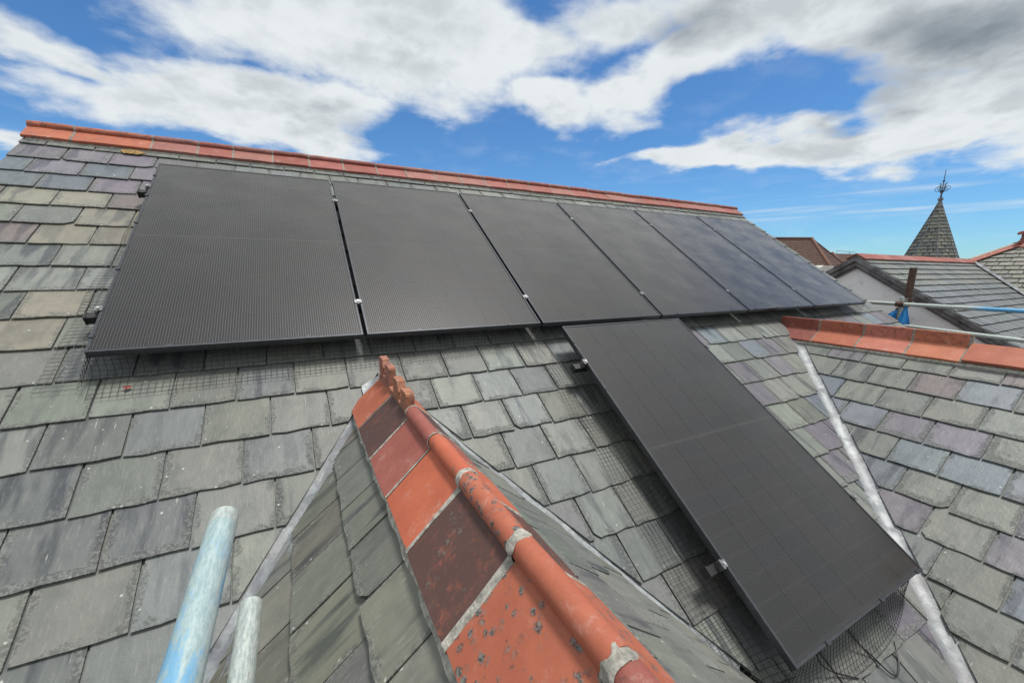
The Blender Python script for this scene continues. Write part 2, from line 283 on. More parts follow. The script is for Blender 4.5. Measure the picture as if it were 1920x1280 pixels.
# ------------------------------------------------------------------ mesh helpers
class MB:
    def __init__(s): s.v = []; s.f = []; s.mi = []
    def add(s, vs, fs, m=0):
        o = len(s.v); s.v += [tuple(v) for v in vs]; s.f += [[i + o for i in f] for f in fs]; s.mi += [m] * len(fs); return s
    def box(s, c, d, m=0, mat=None):
        x, y, z = d[0] / 2, d[1] / 2, d[2] / 2
        vs = [Vector((sx * x, sy * y, sz * z)) for sz in (-1, 1) for sy in (-1, 1) for sx in (-1, 1)]
        if mat: vs = [mat @ v for v in vs]
        vs = [v + Vector(c) for v in vs]
        return s.add(vs, [(0, 2, 3, 1), (4, 5, 7, 6), (0, 1, 5, 4), (2, 6, 7, 3), (0, 4, 6, 2), (1, 3, 7, 5)], m)
    def tube(s, pts, r, n=8, cap=True, m=0):
        pts = [Vector(p) for p in pts]; base = len(s.v); up = None
        for i, p in enumerate(pts):
            d = (pts[min(i + 1, len(pts) - 1)] - pts[max(i - 1, 0)]).normalized()
            if up is None:
                up = Vector((0, 0, 1)) if abs(d.z) < 0.9 else Vector((1, 0, 0))
            a = d.cross(up).normalized(); b = a.cross(d).normalized(); up = b
            rr = r[i] if isinstance(r, (list, tuple)) else r
            s.v += [tuple(p + (a * math.cos(2 * math.pi * k / n) + b * math.sin(2 * math.pi * k / n)) * rr) for k in range(n)]
        for i in range(len(pts) - 1):
            for k in range(n):
                s.f.append([base + i * n + k, base + i * n + (k + 1) % n, base + (i + 1) * n + (k + 1) % n, base + (i + 1) * n + k]); s.mi.append(m)
        if cap:
            s.f.append([base + k for k in range(n)][::-1]); e = base + (len(pts) - 1) * n; s.f.append([e + k for k in range(n)]); s.mi += [m, m]
        return s
    def prism(s, poly, fn0, fn1, m=0):       # closed outline swept from fn0 to fn1
        n = len(poly); vs = [fn0(p) for p in poly] + [fn1(p) for p in poly]
        fs = [list(range(n))[::-1], [n + i for i in range(n)]] + [[i, (i + 1) % n, n + (i + 1) % n, n + i] for i in range(n)]
        return s.add(vs, fs, m)
    def mesh(s, name, mats, smooth=False):
        me = bpy.data.meshes.new(name); me.from_pydata(s.v, [], s.f)
        for mm in (mats if isinstance(mats, (list, tuple)) else [mats]): me.materials.append(M[mm])
        if any(s.mi):
            for p, i in zip(me.polygons, s.mi): p.material_index = i
        bm = bmesh.new(); bm.from_mesh(me); bmesh.ops.recalc_face_normals(bm, faces=bm.faces); bm.to_mesh(me); bm.free()
        if smooth:
            me.polygons.foreach_set('use_smooth', [True] * len(me.polygons))
            me.set_sharp_from_angle(angle=rad(35))
        me.update(); return me
def link(name, me, parent=None, world=None, color=None, inv=None):
    o = bpy.data.objects.new(name, me); COL.objects.link(o)
    if world is not None: o.matrix_basis = world
    if parent is not None:
        o.parent = parent
        if inv is not None: o.matrix_parent_inverse = inv
    if color is not None: o.color = color
    return o
def thing(name, label, cat, loc=(0, 0, 0), group=None):
    o = bpy.data.objects.new(name, None); COL.objects.link(o); o.location = loc; o.empty_display_size = 0.1
    o['label'] = label; o['category'] = cat
    if group: o['group'] = group
    return o
def tag(o, label, cat, group=None):
    o['label'] = label; o['category'] = cat
    if group: o['group'] = group
    return o
def part(name, mb, mats, root, smooth=False, color=None):      # mesh given in world space under an empty
    return link(name, mb.mesh(name, mats, smooth), root, None, color, Matrix.Translation(-root.location))
def jit(a): return random.uniform(-a, a)

# ------------------------------------------------------------------ geometry of the place
ALPHA = rad(34.7); CA, SA = math.cos(ALPHA), math.sin(ALPHA); TA = math.tan(ALPHA)
PW, PL_, PG = 1.134, 1.952, 0.022               # solar panel width, length, gap
HS = 0.13                                       # slate surface below the panel faces
GZ = -7.2                                       # street level
def P(u, v, n): return Vector((u, v * CA - n * SA, v * SA + n * CA))
class Plane:
    def __init__(s, o, ex, ey): s.o = Vector(o); s.ex = Vector(ex).normalized(); s.ey = Vector(ey).normalized(); s.ez = s.ex.cross(s.ey).normalized()
    def at(s, x, y, z=0.0): return s.o + s.ex * x + s.ey * y + s.ez * z
    def mat(s, x, y, z=0.0, rot=0.0):
        c, n = math.cos(rot), math.sin(rot); a = s.ex * c + s.ey * n; b = -s.ex * n + s.ey * c; p = s.at(x, y, z)
        return Matrix(((a.x, b.x, s.ez.x, p.x), (a.y, b.y, s.ez.y, p.y), (a.z, b.z, s.ez.z, p.z), (0, 0, 0, 1)))
    def to2(s, p): q = Vector(p) - s.o; return q.dot(s.ex), q.dot(s.ey)
MAIN = Plane(P(0, 0, -HS), (1, 0, 0), (0, CA, SA))
RV = 2.60                                       # ridge distance up the main slope
RIDGE_Y, RIDGE_Z = MAIN.at(0, RV).y, MAIN.at(0, RV).z
VX0, VX1 = -0.863, 7.52                         # verges
EAVE_V = -3.0
# dormer gable: ridge along Y
DX, DZ, DT = 1.190, -0.228, 0.90                # ridge x, slate apex height, slope
da = math.atan(DT); dca, dsa = math.cos(da), math.sin(da)
D_END = -2.75
DY_APEX = (DZ + HS / CA) / TA
DL = Plane((DX, 0, DZ), (0, -1, 0), (dca, 0, dsa))      # left slope: x towards the street, y upslope (0 at ridge)
DR = Plane((DX, 0, DZ), (0, 1, 0), (-dca, 0, dsa))
# cross wing: ridge along Y
WX, WT = 5.215, 0.7138
WZ = -0.28847 + WT * (WX - 5.10469)
wa = math.atan(WT); wca, wsa = math.cos(wa), math.sin(wa)
W_END = -4.2
WL = Plane((WX, 0, WZ), (0, -1, 0), (wca, 0, wsa))
WR = Plane((WX, 0, WZ), (0, 1, 0), (-wca, 0, wsa))
def main_z(y): return TA * y - HS / CA
# valley lines in main-plane 2D (u,v)
def valley2d(x0, z0, slope, xs):
    out = []
    for x in xs:
        z = z0 - slope * abs(x - x0); y = (z + HS / CA) / TA; out.append(MAIN.to2((x, y, z)))
    return out
def half(p, q, keep, off):        # half plane a*x+b*y<=c through p,q (2D) whose kept side holds 'keep', pulled back by off
    dx_, dy_ = q[0] - p[0], q[1] - p[1]; l = math.hypot(dx_, dy_); a, b = dy_ / l, -dx_ / l; c = a * p[0] + b * p[1]
    if a * keep[0] + b * keep[1] > c: a, b, c = -a, -b, -c
    return a, b, c - off
def clip(poly, h):
    a, b, c = h; out = []
    for i in range(len(poly)):
        p, q = poly[i], poly[(i + 1) % len(poly)]; dp = a * p[0] + b * p[1] - c; dq = a * q[0] + b * q[1] - c
        if dp <= 0: out.append(p)
        if (dp < 0 < dq) or (dq < 0 < dp):
            t = dp / (dp - dq); out.append((p[0] + t * (q[0] - p[0]), p[1] + t * (q[1] - p[1])))
    return out
def area2(poly): return 0.5 * abs(sum(poly[i][0] * poly[(i + 1) % len(poly)][1] - poly[(i + 1) % len(poly)][0] * poly[i][1] for i in range(len(poly))))

# panel quads for the "is this slate seen" test
P6U, P6V, P6N = 2.397, -2.045, 0.044
PQ = [(i * (PW + PG), 0.0, 0.0) for i in range(6)] + [(P6U, P6V, P6N)]
def behind_panel(p):
    d = p - CAM
    nrm = MAIN.ez
    for u0, v0, n0 in PQ:
        o = P(u0, v0, n0); k = (o - CAM).dot(nrm) / d.dot(nrm)
        if 0 < k < 1:
            h = CAM + d * k - o
            uu, vv = h.x, h.dot(MAIN.ey)
            if -0.005 < uu < PW + .005 and -0.005 < vv < PL_ + .005: return True
    return False
def behind_gables(p, skip=None):             # hidden by the dormer or wing roof
    for nm, x0, z0, sl, y1 in (('d', DX, DZ + .08, DT, D_END), ('w', WX, WZ + .07, WT, W_END)):
        if nm == skip: continue
        for k in range(1, 24):
            q = CAM + (p - CAM) * (k / 24.0)
            if q.y > y1 and q.z < z0 - sl * abs(q.x - x0) - 0.03 and q.z > main_z(q.y) - .01: return True
    return False
def seen(p, skip=None):
    q = project(p)
    if not q or not (0 <= q[0] <= 1920 and 0 <= q[1] <= 1280): return False
    return not behind_panel(p) and not behind_gables(p, skip)

# ------------------------------------------------------------------ slates
GAUGE = 0.219; SLEN = 0.47; STH = 0.0075; SLOPE = 0.0112 / 0.217
def slate_outline(w, ln, rough=1.0, chip=None):
    r = random.Random(random.random())
    hw = w / 2
    pts = []
    nb = 5
    for i in range(nb): pts.append((-hw + w * i / (nb - 1) + (0 if i in (0, nb - 1) else r.uniform(-.004, .004)), r.uniform(-.004, .004) * rough))
    if chip == 'r': pts[-1:] = [(hw - .035, pts[-1][1]), (hw - .003, .03)]
    if chip == 'l': pts[:1] = [(-hw + .003, .028), (-hw + .03, pts[0][1])]
    pts += [(hw + r.uniform(-.0025, .0025) * rough, ln * .2), (hw + r.uniform(-.002, .002) * rough, ln * .45), (hw, ln)]
    pts += [(-hw, ln), (-hw + r.uniform(-.002, .002) * rough, ln * .45), (-hw + r.uniform(-.0025, .0025) * rough, ln * .2)]
    return pts
def slate_geo(poly, th=STH, slope=SLOPE):
    n = len(poly)
    top = [(x, y, -y * slope) for x, y in poly]; bot = [(x, y, -y * slope - th) for x, y in poly]
    return top + bot, [list(range(n)), [n + i for i in range(n)][::-1]] + [[i, n + i, n + (i + 1) % n, (i + 1) % n] for i in range(n)]
def set_sl(me, coords, z=None):
    at = me.attributes.new('sl', 'FLOAT_VECTOR', 'POINT'); flat = []
    for i, c in enumerate(coords): flat += [c[0], c[1], (z[i] if z else 0.0)]
    at.data.foreach_set('vector', flat)
def slate_mesh(poly, off=(0.0, 0.0)):
    vs, fs = slate_geo(poly); me = bpy.data.meshes.new('slate'); me.from_pydata(vs, [], fs); me.materials.append(M['slate'])
    set_sl(me, [(v[0] + off[0], v[1] + off[1]) for v in vs]); return me
VARW = 0.2515
VARIANTS = []
for i in range(14):
    pl_ = slate_outline(VARW, SLEN, 1.0, {3: 'r', 7: 'l'}.get(i)); VARIANTS.append((pl_, slate_mesh(pl_)))
GREEN = (0.148, 0.157, 0.141); GREY = (0.131, 0.141, 0.139); PURP = (0.140, 0.129, 0.150); BLUE = (0.133, 0.154, 0.176); OCHRE = (0.190, 0.178, 0.142); ROSE = (0.138, 0.119, 0.118); PALE = (0.178, 0.189, 0.170)
def vary(c, k=0.17):
    s = 1 + jit(k); return tuple(max(.02, x * s * (1 + jit(.035))) for x in c)
def pick(ws):
    r = random.random() * sum(w for _, w in ws)
    for c, w in ws:
        r -= w
        if r <= 0: return c
    return ws[-1][0]
def lay(plane, rows, x0, x1, phase, width, clips, colour, ytop, gauge=GAUGE, wj=0.012, bond=0.5, gw=0.0):
    """rows: list of (index, tail y). -> slate records on a roof plane"""
    out = []
    for k, y in rows:
        x = x0 + ((phase + (bond * width if k % 2 else 0) - x0) % width) - width
        x += jit(.012)
        while x < x1:
            w = width + jit(wj); a, b = x, x + w; x = b
            yt = y + jit(.004); cx = (a + b) / 2
            ww = w - random.uniform(.006, .0105) - gw
            vi = random.choice([0, 1, 2, 4, 5, 6, 8, 9, 10, 11, 12, 13] * 2 + [3, 7]); poly0, me = VARIANTS[vi]
            sc = ww / VARW; rot = jit(.007)
            cr, sr = math.cos(rot), math.sin(rot)
            wp = [(cx + px * sc * cr - py * sr, yt + px * sc * sr + py * cr) for px, py in poly0]
            full = wp; cl = False
            for h in [(a_, b_, c_ + jit(.007)) for a_, b_, c_ in clips] + [(1, 0, x1), (-1, 0, -x0), (0, 1, ytop)]:
                if any(h[0] * p[0] + h[1] * p[1] > h[2] + 1e-6 for p in full):
                    full = clip(full, h); cl = True
                    if len(full) < 3: break
            if len(full) < 3 or area2(full) < 0.0012: continue
            if max(p[1] for p in full) - yt < 0.012: continue
            col, mott = colour(cx, yt + .1)
            z = 0.0 + random.uniform(-.0012, .0018)
            rec = dict(plane=plane, cx=cx, y=yt, z=z, rot=rot, sc=sc, me=me, full=full, cl=cl, col=col, mott=mott)
            # exposed sample points
            pts = []
            for ax in (-.4, -.15, .15, .4):
                for ay in (.06, .35, .65, .94):
                    q = (cx + ax * w, yt + ay * gauge)
                    if all(h[0] * q[0] + h[1] * q[1] <= h[2] for h in list(clips) + [(1, 0, x1), (-1, 0, -x0), (0, 1, ytop)]): pts.append(plane.at(q[0], q[1], .005))
            rec['pts'] = pts; rec['a'] = w * gauge
            out.append(rec)
    return out
def weigh(recs, test):
    for r in recs:
        s = 0.0
        for p in r['pts']:
            if test(p):
                d = p - CAM; L = d.length; s += r['a'] / 16 * abs(d.normalized().dot(r['plane'].ez)) / (L * L)
        r['w'] = s * FPX * FPX
def put(rec, parent, inv=None, zs=1.0):
    pln = rec['plane']; c = (*rec['col'], rec['mott'] + 1.0)
    if not rec['cl']:
        m = pln.mat(rec['cx'], rec['y'], rec['z'], rec['rot']) @ Matrix.Diagonal((rec['sc'], 1, zs, 1))
        return link('slate', rec['me'], parent, m, c, inv)
    poly = [(p[0] - rec['cx'], p[1] - rec['y']) for p in rec['full']]
    return link('slate', slate_mesh(poly), parent, pln.mat(rec['cx'], rec['y'], rec['z']) @ Matrix.Diagonal((1, 1, zs, 1)), c, inv)
def put_rest(recs, parent, inv=None, name='small_slates', zs=1.0):
    vs, fs, sl, slz, tint = [], [], [], [], []
    for r in recs:
        poly = [(p[0] - r['cx'], p[1] - r['y']) for p in r['full']]
        v, f = slate_geo(poly); o = len(vs); m = r['plane'].mat(r['cx'], r['y'], r['z']) @ Matrix.Diagonal((1, 1, zs, 1)); rz = random.random()
        vs += [tuple(m @ Vector(q)) for q in v]; fs += [[i + o for i in g] for g in f]
        sl += [(q[0], q[1]) for q in v]; slz += [rz] * len(v); tint += [(*r['col'], r['mott'])] * len(v)
    if not vs: return
    me = bpy.data.meshes.new(name); me.from_pydata(vs, [], fs); me.materials.append(M['slate']); set_sl(me, sl, slz)
    ta = me.attributes.new('tint', 'FLOAT_COLOR', 'POINT'); ta.data.foreach_set('color', [x for t in tint for x in (t[0], t[1], t[2], 1.0)])
    ca = me.attributes.new('crust', 'FLOAT', 'POINT'); ca.data.foreach_set('value', [t[3] for t in tint])
    o = link(name, me, parent, None, (0, 0, 0, 1), inv); o['kind'] = 'stuff'; return o

# ================================================================== GROUND
g = link('ground', MB().add([(-900, -900, GZ), (900, -900, GZ), (900, 900, GZ), (-900, 900, GZ)], [(0, 1, 2, 3)]).mesh('ground', 'tar')); g['kind'] = 'structure'

# ================================================================== THE HOUSE WITH THE SOLAR ROOF
house = thing('slate_house', 'near house whose slate roof carries the black solar panels, with gabled dormer and cross wing', 'house', (3.3, 2.2, GZ))
HINV = Matrix.Translation(-house.location)
DK = -0.055
def deck(name, quad):
    mb = MB(); n = (Vector(quad[1]) - Vector(quad[0])).cross(Vector(quad[2]) - Vector(quad[0])).normalized()
    if n.z < 0: n = -n
    mb.add([Vector(q) for q in quad] + [Vector(q) - n * 0.05 for q in quad], [list(range(len(quad))), [len(quad) + i for i in range(len(quad))][::-1]] + [[i, len(quad) + i, len(quad) + (i + 1) % len(quad), (i + 1) % len(quad)] for i in range(len(quad))])
    return part(name, mb, 'felt', house)
main_slope = deck('main_roof_slope', [MAIN.at(VX0 + .02, EAVE_V, DK), MAIN.at(VX1 - .02, EAVE_V, DK), MAIN.at(VX1 - .02, RV - .03, DK), MAIN.at(VX0 + .02, RV - .03, DK)])
BACK = Plane((0, RIDGE_Y, RIDGE_Z), (-1, 0, 0), (0, -CA, SA))
deck('rear_roof_slope', [BACK.at(-VX0, -5.2, DK + .04), BACK.at(-VX1, -5.2, DK + .04), BACK.at(-VX1, -.03, DK + .04), BACK.at(-VX0, -.03, DK + .04)])
def vy(pl, s):      # Y where a gable slope at slope distance s meets the main roof
    p = pl.at(0, s); return (p.z + HS / CA) / TA
dormer_left = deck('dormer_left_slope', [DL.at(-vy(DL, -.02), -.02, DK), DL.at(-D_END, -.02, DK), DL.at(-D_END, -1.49, DK), DL.at(-vy(DL, -1.49), -1.49, DK)])
dormer_right = deck('dormer_right_slope', [DR.at(D_END, -.02, DK), DR.at(vy(DR, -.02), -.02, DK), DR.at(vy(DR, -1.49), -1.49, DK), DR.at(D_END, -1.49, DK)])
wing_left = deck('wing_left_slope', [WL.at(-vy(WL, -.02), -.02, DK), WL.at(-W_END, -.02, DK), WL.at(-W_END, -2.6, DK), WL.at(-vy(WL, -2.6), -2.6, DK)])
deck('wing_right_slope', [WR.at(W_END, -.02, DK + .04), WR.at(vy(WR, -.02), -.02, DK + .04), WR.at(vy(WR, -2.6), -2.6, DK + .04), WR.at(W_END, -2.6, DK + .04)])
# walls (below what the photo shows)
mb = MB(); e0 = MAIN.at(0, EAVE_V + .25)
yb = 2 * RIDGE_Y - e0.y
prof = [(e0.y, GZ), (e0.y, e0.z - .22), (RIDGE_Y, RIDGE_Z - .25), (yb, e0.z - .22), (yb, GZ)]
mb.prism(prof, lambda q: (VX0 + .12, q[0], q[1]), lambda q: (VX1 - .12, q[0], q[1]))
part('wall', mb, 'brick', house)
for nm, x0, z0, sl, hw_, y1 in (('dormer_wall', DX, DZ, DT, .95, D_END + .1), ('wing_wall', WX, WZ, WT, 1.9, W_END + .2)):
    mb = MB(); pr = [(x0 - hw_, GZ), (x0 - hw_, z0 - sl * hw_ - .2), (x0, z0 - .2), (x0 + hw_, z0 - sl * hw_ - .2), (x0 + hw_, GZ)]
    mb.prism(pr, lambda q: (q[0], y1, q[1]), lambda q: (q[0], e0.y + .3 if hw_ < 1 else e0.y + .35, q[1])); part(nm, mb, 'brick', house)

# --- slates, main slope
vl = valley2d(DX, DZ, DT, (DX, DX - 1.2)); vr = valley2d(DX, DZ, DT, (DX, DX + 1.6)); wl_ = valley2d(WX, WZ, WT, (WX, WX - 1.9)); wr_ = valley2d(WX, WZ, WT, (WX, WX + 2.2))
apx = vl[0]; wapx = wl_[0]
def main_colour(x, v):
    n = noise.noise(Vector((x * .9, v * .9, 3.1)))
    if x < 0.2 and 1.75 < v < 2.35: ws = [(PURP, 5), (GREY, 2), (BLUE, 1)]
    elif x < 0.1 and 1.0 < v <= 1.75: ws = [(OCHRE, 4), (GREEN, 2), (ROSE, 1), (PALE, 2)]
    elif x < 0.1 and v > .2: ws = [(PALE, 4), (GREEN, 3), (OCHRE, 1.2), (GREY, 1)]
    elif x < 1.2 and v < -.8: ws = [(GREEN, 3), (GREY, 4), (BLUE, .7)]
    elif x < 2.4: ws = [(GREEN, 6), (GREY, 3)]
    elif x > 3.3 and v < 0: ws = [(PALE, 4), (GREEN, 2), (PURP, 2.6), (BLUE, 1), (ROSE, 1)]
    else: ws = [(GREEN, 4), (GREY, 3), (PALE, 2)]
    mott = random.uniform(-.34, .26)
    if x > 1.0 and x < 2.3 and v < -.25 and (x - DX) < .55 * (-v) + .1: mott = random.uniform(.15, .6)     # crusted beside the dormer
    if v > RV - .42: mott = random.uniform(.1, .5)
    if random.random() < .06: mott += .3
    return vary(pick(ws)), mott
def region(pt):        # which of the areas the gables cut
    return pt
rows_all = [(k, -.475 + GAUGE * k) for k in range(-12, 15)]
rows_all = [r for r in rows_all if r[1] > EAVE_V - .05 and r[1] < RV - .02]
LW = 0.045            # half width of the open lead valley
main_recs = []
top_rows = [r for r in rows_all if r[1] >= apx[1] + 0.0 and r[1] >= wapx[1]]
low_rows = [r for r in rows_all if r not in top_rows]
main_recs += lay(MAIN, top_rows, VX0, VX1, -.093, .2565, [], main_colour, RV - .03)
cl_l = half(vl[0], vl[1], (-5, vl[1][1]), .022); cl_r = half(vr[0], vr[1], (9, vr[1][1]), .020)
cl_w = half(wl_[0], wl_[1], (-5, wl_[1][1]), .040); cl_w2 = half(wr_[0], wr_[1], (15, wr_[1][1]), .04)
st = random.getstate()
main_recs += lay(MAIN, low_rows, VX0, DX, -.093, .2565, [cl_l], main_colour, RV)
main_recs += lay(MAIN, low_rows, DX, WX, DX + .01, .2565, [cl_r, cl_w], main_colour, RV)
main_recs += lay(MAIN, low_rows, WX, VX1, WX + .02, .2565, [cl_w2], main_colour, RV)
# --- dormer slopes: 2D x = -Y (left) / +Y (right), y = slope distance (negative down)
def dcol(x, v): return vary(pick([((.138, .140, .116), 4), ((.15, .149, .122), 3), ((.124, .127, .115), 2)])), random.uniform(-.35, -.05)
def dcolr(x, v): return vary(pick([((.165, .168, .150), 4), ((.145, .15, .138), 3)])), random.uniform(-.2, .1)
drows = [(k, -.375 - .227 * k) for k in range(-1, 5)] + [(5, -1.505)]
vdl0, vdl1 = (-vy(DL, 0), 0.0), (-vy(DL, -1.4), -1.4)
dl_recs = lay(DL, drows, -1.0, -D_END, 1.145, .232, [half(vdl0, vdl1, (6, -1), .035)], dcol, -.10, .227)
vdr0, vdr1 = (vy(DR, 0), 0.0), (vy(DR, -1.4), -1.4)
dr_recs = lay(DR, drows, D_END, 1.0, -1.1, .245, [half(vdr0, vdr1, (-6, -1), .050)], dcolr, -.10, .227)
# --- wing slope
def wcol(x, v):
    ws = [(GREEN, 5), (PURP, 2.4), (BLUE, 2.2), (ROSE, .7), (PALE, 1)] if v > -1.7 else [(GREEN, 5), (PURP, 1.6), (BLUE, 1), (GREY, 2)]
    return vary(pick(ws), .12), random.uniform(-.34, .24) + (.3 if random.random() < .12 else 0)
wrows = [(k, (5.24 - .2168 * k) - WX / wca) for k in range(-5, 8)]
vw0, vw1 = (-vy(WL, 0), 0.0), (-vy(WL, -2.5), -2.5)
wg_recs = lay(WL, wrows, -1.0, -W_END, 1.274, .2545, [half(vw0, vw1, (8, -1), .045)], wcol, -.05, .2168)
allr = [(r, main_slope) for r in main_recs] + [(r, dormer_left) for r in dl_recs] + [(r, dormer_right) for r in dr_recs] + [(r, wing_left) for r in wg_recs]
weigh(main_recs, seen); weigh(wg_recs, lambda p: seen(p, 'w')); weigh(dl_recs + dr_recs, lambda p: seen(p, 'd'))
for r in dr_recs: r['w'] *= .5
allr.sort(key=lambda t: -t[0]['w'])
for r, par in allr[:300]: put(r, par, None, 1.5 if par in (dormer_left, dormer_right) else 1.0)
for par in (main_slope, dormer_left, dormer_right, wing_left): put_rest([r for r, q in allr[300:] if q is par], par)
print('slates', len(allr), 'seen', sum(1 for r, _ in allr if r['w'] > 0), 'w300', allr[299][0]['w'])

# --- lead valleys
def lead_strip(p0, p1, planeA, planeB, wa_, wb_, n=46, steps=(), seed=0):
    """lead sheet along a valley from p0 (top) to p1; wings lie in planeA / planeB"""
    d = (p1 - p0); L = d.length; t = d.normalized()
    a = t.cross(planeA.ez).normalized(); b = t.cross(planeB.ez).normalized()
    cen = (planeA.ez + planeB.ez).normalized()
    if a.dot(b) > 0: b = -b
    if a.dot(cen) < 0 and b.dot(cen) < 0: a, b = -a, -b
    # a must climb planeA away from the valley, b planeB
    mb = MB(); rowsv = []
    offs = [(-1.0, wa_), (-.62, wa_), (-.3, wa_), (0, 0), (.3, wb_), (.62, wb_), (1.0, wb_)]
    for i in range(n + 1):
        s = L * i / n; row = []
        lift = 0.0
        for q in steps:
            if s < q: lift = max(lift, .006 * max(0, 1 - (q - s) / .35))
        for o, w in offs:
            dirv = a if o < 0 else b; nz = planeA.ez if o < 0 else planeB.ez
            if o == 0: nz = cen
            wig = noise.noise(Vector((s * 9 + seed, o * 2.1, seed))) * .005 + noise.noise(Vector((s * 28, o * 4, seed + 5))) * .0035
            edge = noise.noise(Vector((s * 14, seed + 9, o))) * .006 if abs(o) == 1 else 0
            row.append(p0 + t * s + dirv * (abs(o) * w + edge) + nz * (-.020 + lift + wig * .8 + (.004 if o == 0 else 0)))
        rowsv.append(row)
    m = len(offs); vs = [v for r in rowsv for v in r]; fs = [[i * m + j, i * m + j + 1, (i + 1) * m + j + 1, (i + 1) * m + j] for i in range(n) for j in range(m - 1)]
    mb.add(vs, fs); return mb
def valley_pt(x0, z0, sl, x):
    z = z0 - sl * abs(x - x0); return Vector((x, (z + HS / CA) / TA, z))
def sheets(x0, z0, sl, xa, xb, count, pa, pb, w1, w2, seed):
    for i in range(count):
        f0, f1 = i / count, (i + 1) / count + (.03 if i < count - 1 else 0)
        p0 = valley_pt(x0, z0, sl, xa + (xb - xa) * f0); p1 = valley_pt(x0, z0, sl, xa + (xb - xa) * f1)
        up = Vector((0, 0, .0035 * (count - i) / count + .004))
        o = part('valley_lead', lead_strip(p0 + up, p1 + up * .6, pa, pb, w1, w2, max(8, int((p1 - p0).length * 34)), seed=seed + i * 3.7), 'lead', house, True)
sheets(DX, DZ, DT, DX - .02, DX - 1.25, 3, MAIN, DL, .085, .085, 1.0)
sheets(DX, DZ, DT, DX + .02, DX + 1.12, 2, MAIN, DR, .085, .085, 21.0)
sheets(WX, WZ, WT, WX - .06, WX - 2.0, 6, MAIN, WL, .10, .10, 41.0)

# small lead saddle where the dormer ridge runs into the main slope
mb = MB(); sv = []
for i in range(9):
    for j in range(5):
        a_ = (i - 4) / 4 * .10; b_ = j / 4
        y_ = DY_APEX - .06 - abs(a_) * .5 + b_ * .06
        z_ = max(main_z(y_) + .010, DZ + .016 - DT * abs(a_)) + noise.noise(Vector((a_ * 20, b_ * 3, 1))) * .003
        sv.append((DX + a_, y_, z_))
mb.add(sv, [[i * 5 + j, i * 5 + j + 1, (i + 1) * 5 + j + 1, (i + 1) * 5 + j] for i in range(8) for j in range(4)]); part('lead_saddle', mb, 'lead', house, True)
# --- ridge tiles
def ridge_profile(slope_ang, wing, th, kind, roll_r=.044, gap=.010, sink=.0):
    """outline in (x,z), apex of the slates at 0,0; closed polygon"""
    c, s = math.cos(slope_ang), math.sin(slope_ang)
    def wp(d, h): return (-c * d - s * h, -s * d + c * h)
    zb = (gap + th) / c
    outer = [wp(wing, gap + .002), wp(wing - .003, gap + th), wp(wing * .55, gap + th + .001)]
    if kind == 'roll':
        zc = zb - sink
        arc = [(roll_r * math.cos(t), zc + roll_r * math.sin(t)) for t in [rad(a) for a in range(250, -71, -12)]]
        mid = [q for q in arc if q[1] > zb - abs(q[0]) * s / c + .001]
    elif kind == 'block':
        h = .085; t_ = .016
        mid = [(-t_, zb - t_ * s / c), (-t_ + .001, zb + h - .004), (-t_ + .005, zb + h), (t_ - .005, zb + h), (t_ - .001, zb + h - .004), (t_, zb - t_ * s / c)]
    else:
        mid = [(-.02, zb - .02 * s / c), (-.008, zb - .004), (.008, zb - .004), (.02, zb - .02 * s / c)]
    right = [(-x, z) for x, z in outer[::-1]]
    e = wp(wing * .98, gap - .004)
    return outer + mid + right + [(-e[0], e[1]), (0, gap / c - .004), e]
def ridge_tile(prof, L, mats='clay', seg=5, roll_from=None):
    mb = MB(); n = len(prof); sd_ = random.random() * 50
    for i in range(seg + 1):
        y = L * i / seg
        e = .0015 if i in (0, seg) else 0
        for x, z in prof:
            nn = noise.noise(Vector((x * 12 + sd_, y * 9, z * 12))) * .0016
            mb.v.append((x * (1 - e * 8) + nn, y, z - e + nn))
    for i in range(seg):
        for j in range(n):
            mb.f.append([i * n + j, i * n + (j + 1) % n, (i + 1) * n + (j + 1) % n, (i + 1) * n + j]); mb.mi.append(0)
    mb.f += [list(range(n)), [seg * n + j for j in range(n)][::-1]]; mb.mi += [0, 0]
    return mb
def set_roll_material(me, zmin):
    for p in me.polygons:
        if p.center.z > zmin: p.material_index = 1
ORANGE = (0.385, 0.118, 0.068); RED = (0.285, 0.092, 0.073); PINK = (0.30, 0.125, 0.104); DEEP = (0.25, 0.068, 0.05)
# main ridge (tiles run along +X).  local y -> world +X
def basis(o, along, across, up=(0, 0, 1), tilt=0.0):
    a, c, u = Vector(along), Vector(across), Vector(up)
    return Matrix(((c.x, a.x, u.x, o[0]), (c.y, a.y, u.y, o[1]), (c.z, a.z, u.z, o[2]), (0, 0, 0, 1)))
ridge = part('main_ridge', MB().prism([(-.135, -.100), (-.128, -.068), (0, .012), (.128, -.068), (.135, -.100), (0, -.02)], lambda q: (VX0 + .02, RIDGE_Y + q[0], RIDGE_Z + q[1]), lambda q: (VX1 - .03, RIDGE_Y + q[0], RIDGE_Z + q[1])), 'mortar', house)
joints = [VX0 - .01, -.606, -.139, .164, .413, .714, 1.011, 1.31, 1.626, 1.925, 2.239, 2.526, 2.839, 3.129]
while joints[-1] < VX1 - .35: joints.append(joints[-1] + .303 + jit(.006))
joints.append(VX1 + .0)
prof_m = ridge_profile(ALPHA, .160, .017, 'roll', .030, .012, -.006)
for i in range(len(joints) - 1):
    a, b = joints[i], joints[i + 1]
    c = ORANGE if i < 2 else pick([(RED, 4), (PINK, 4), (DEEP, 2)])
    me = ridge_tile(prof_m, b - a - .012).mesh('ridge_tile', ['clay_some' if i < 2 else 'clay', 'clay_dark'], True); set_roll_material(me, .030)
    link('ridge_tile', me, ridge, basis((a + .006, RIDGE_Y + jit(.003), RIDGE_Z - .002 + jit(.003)), (1, jit(.004), jit(.006)), (0, -1, 0)), (*vary(c, .08), 1))
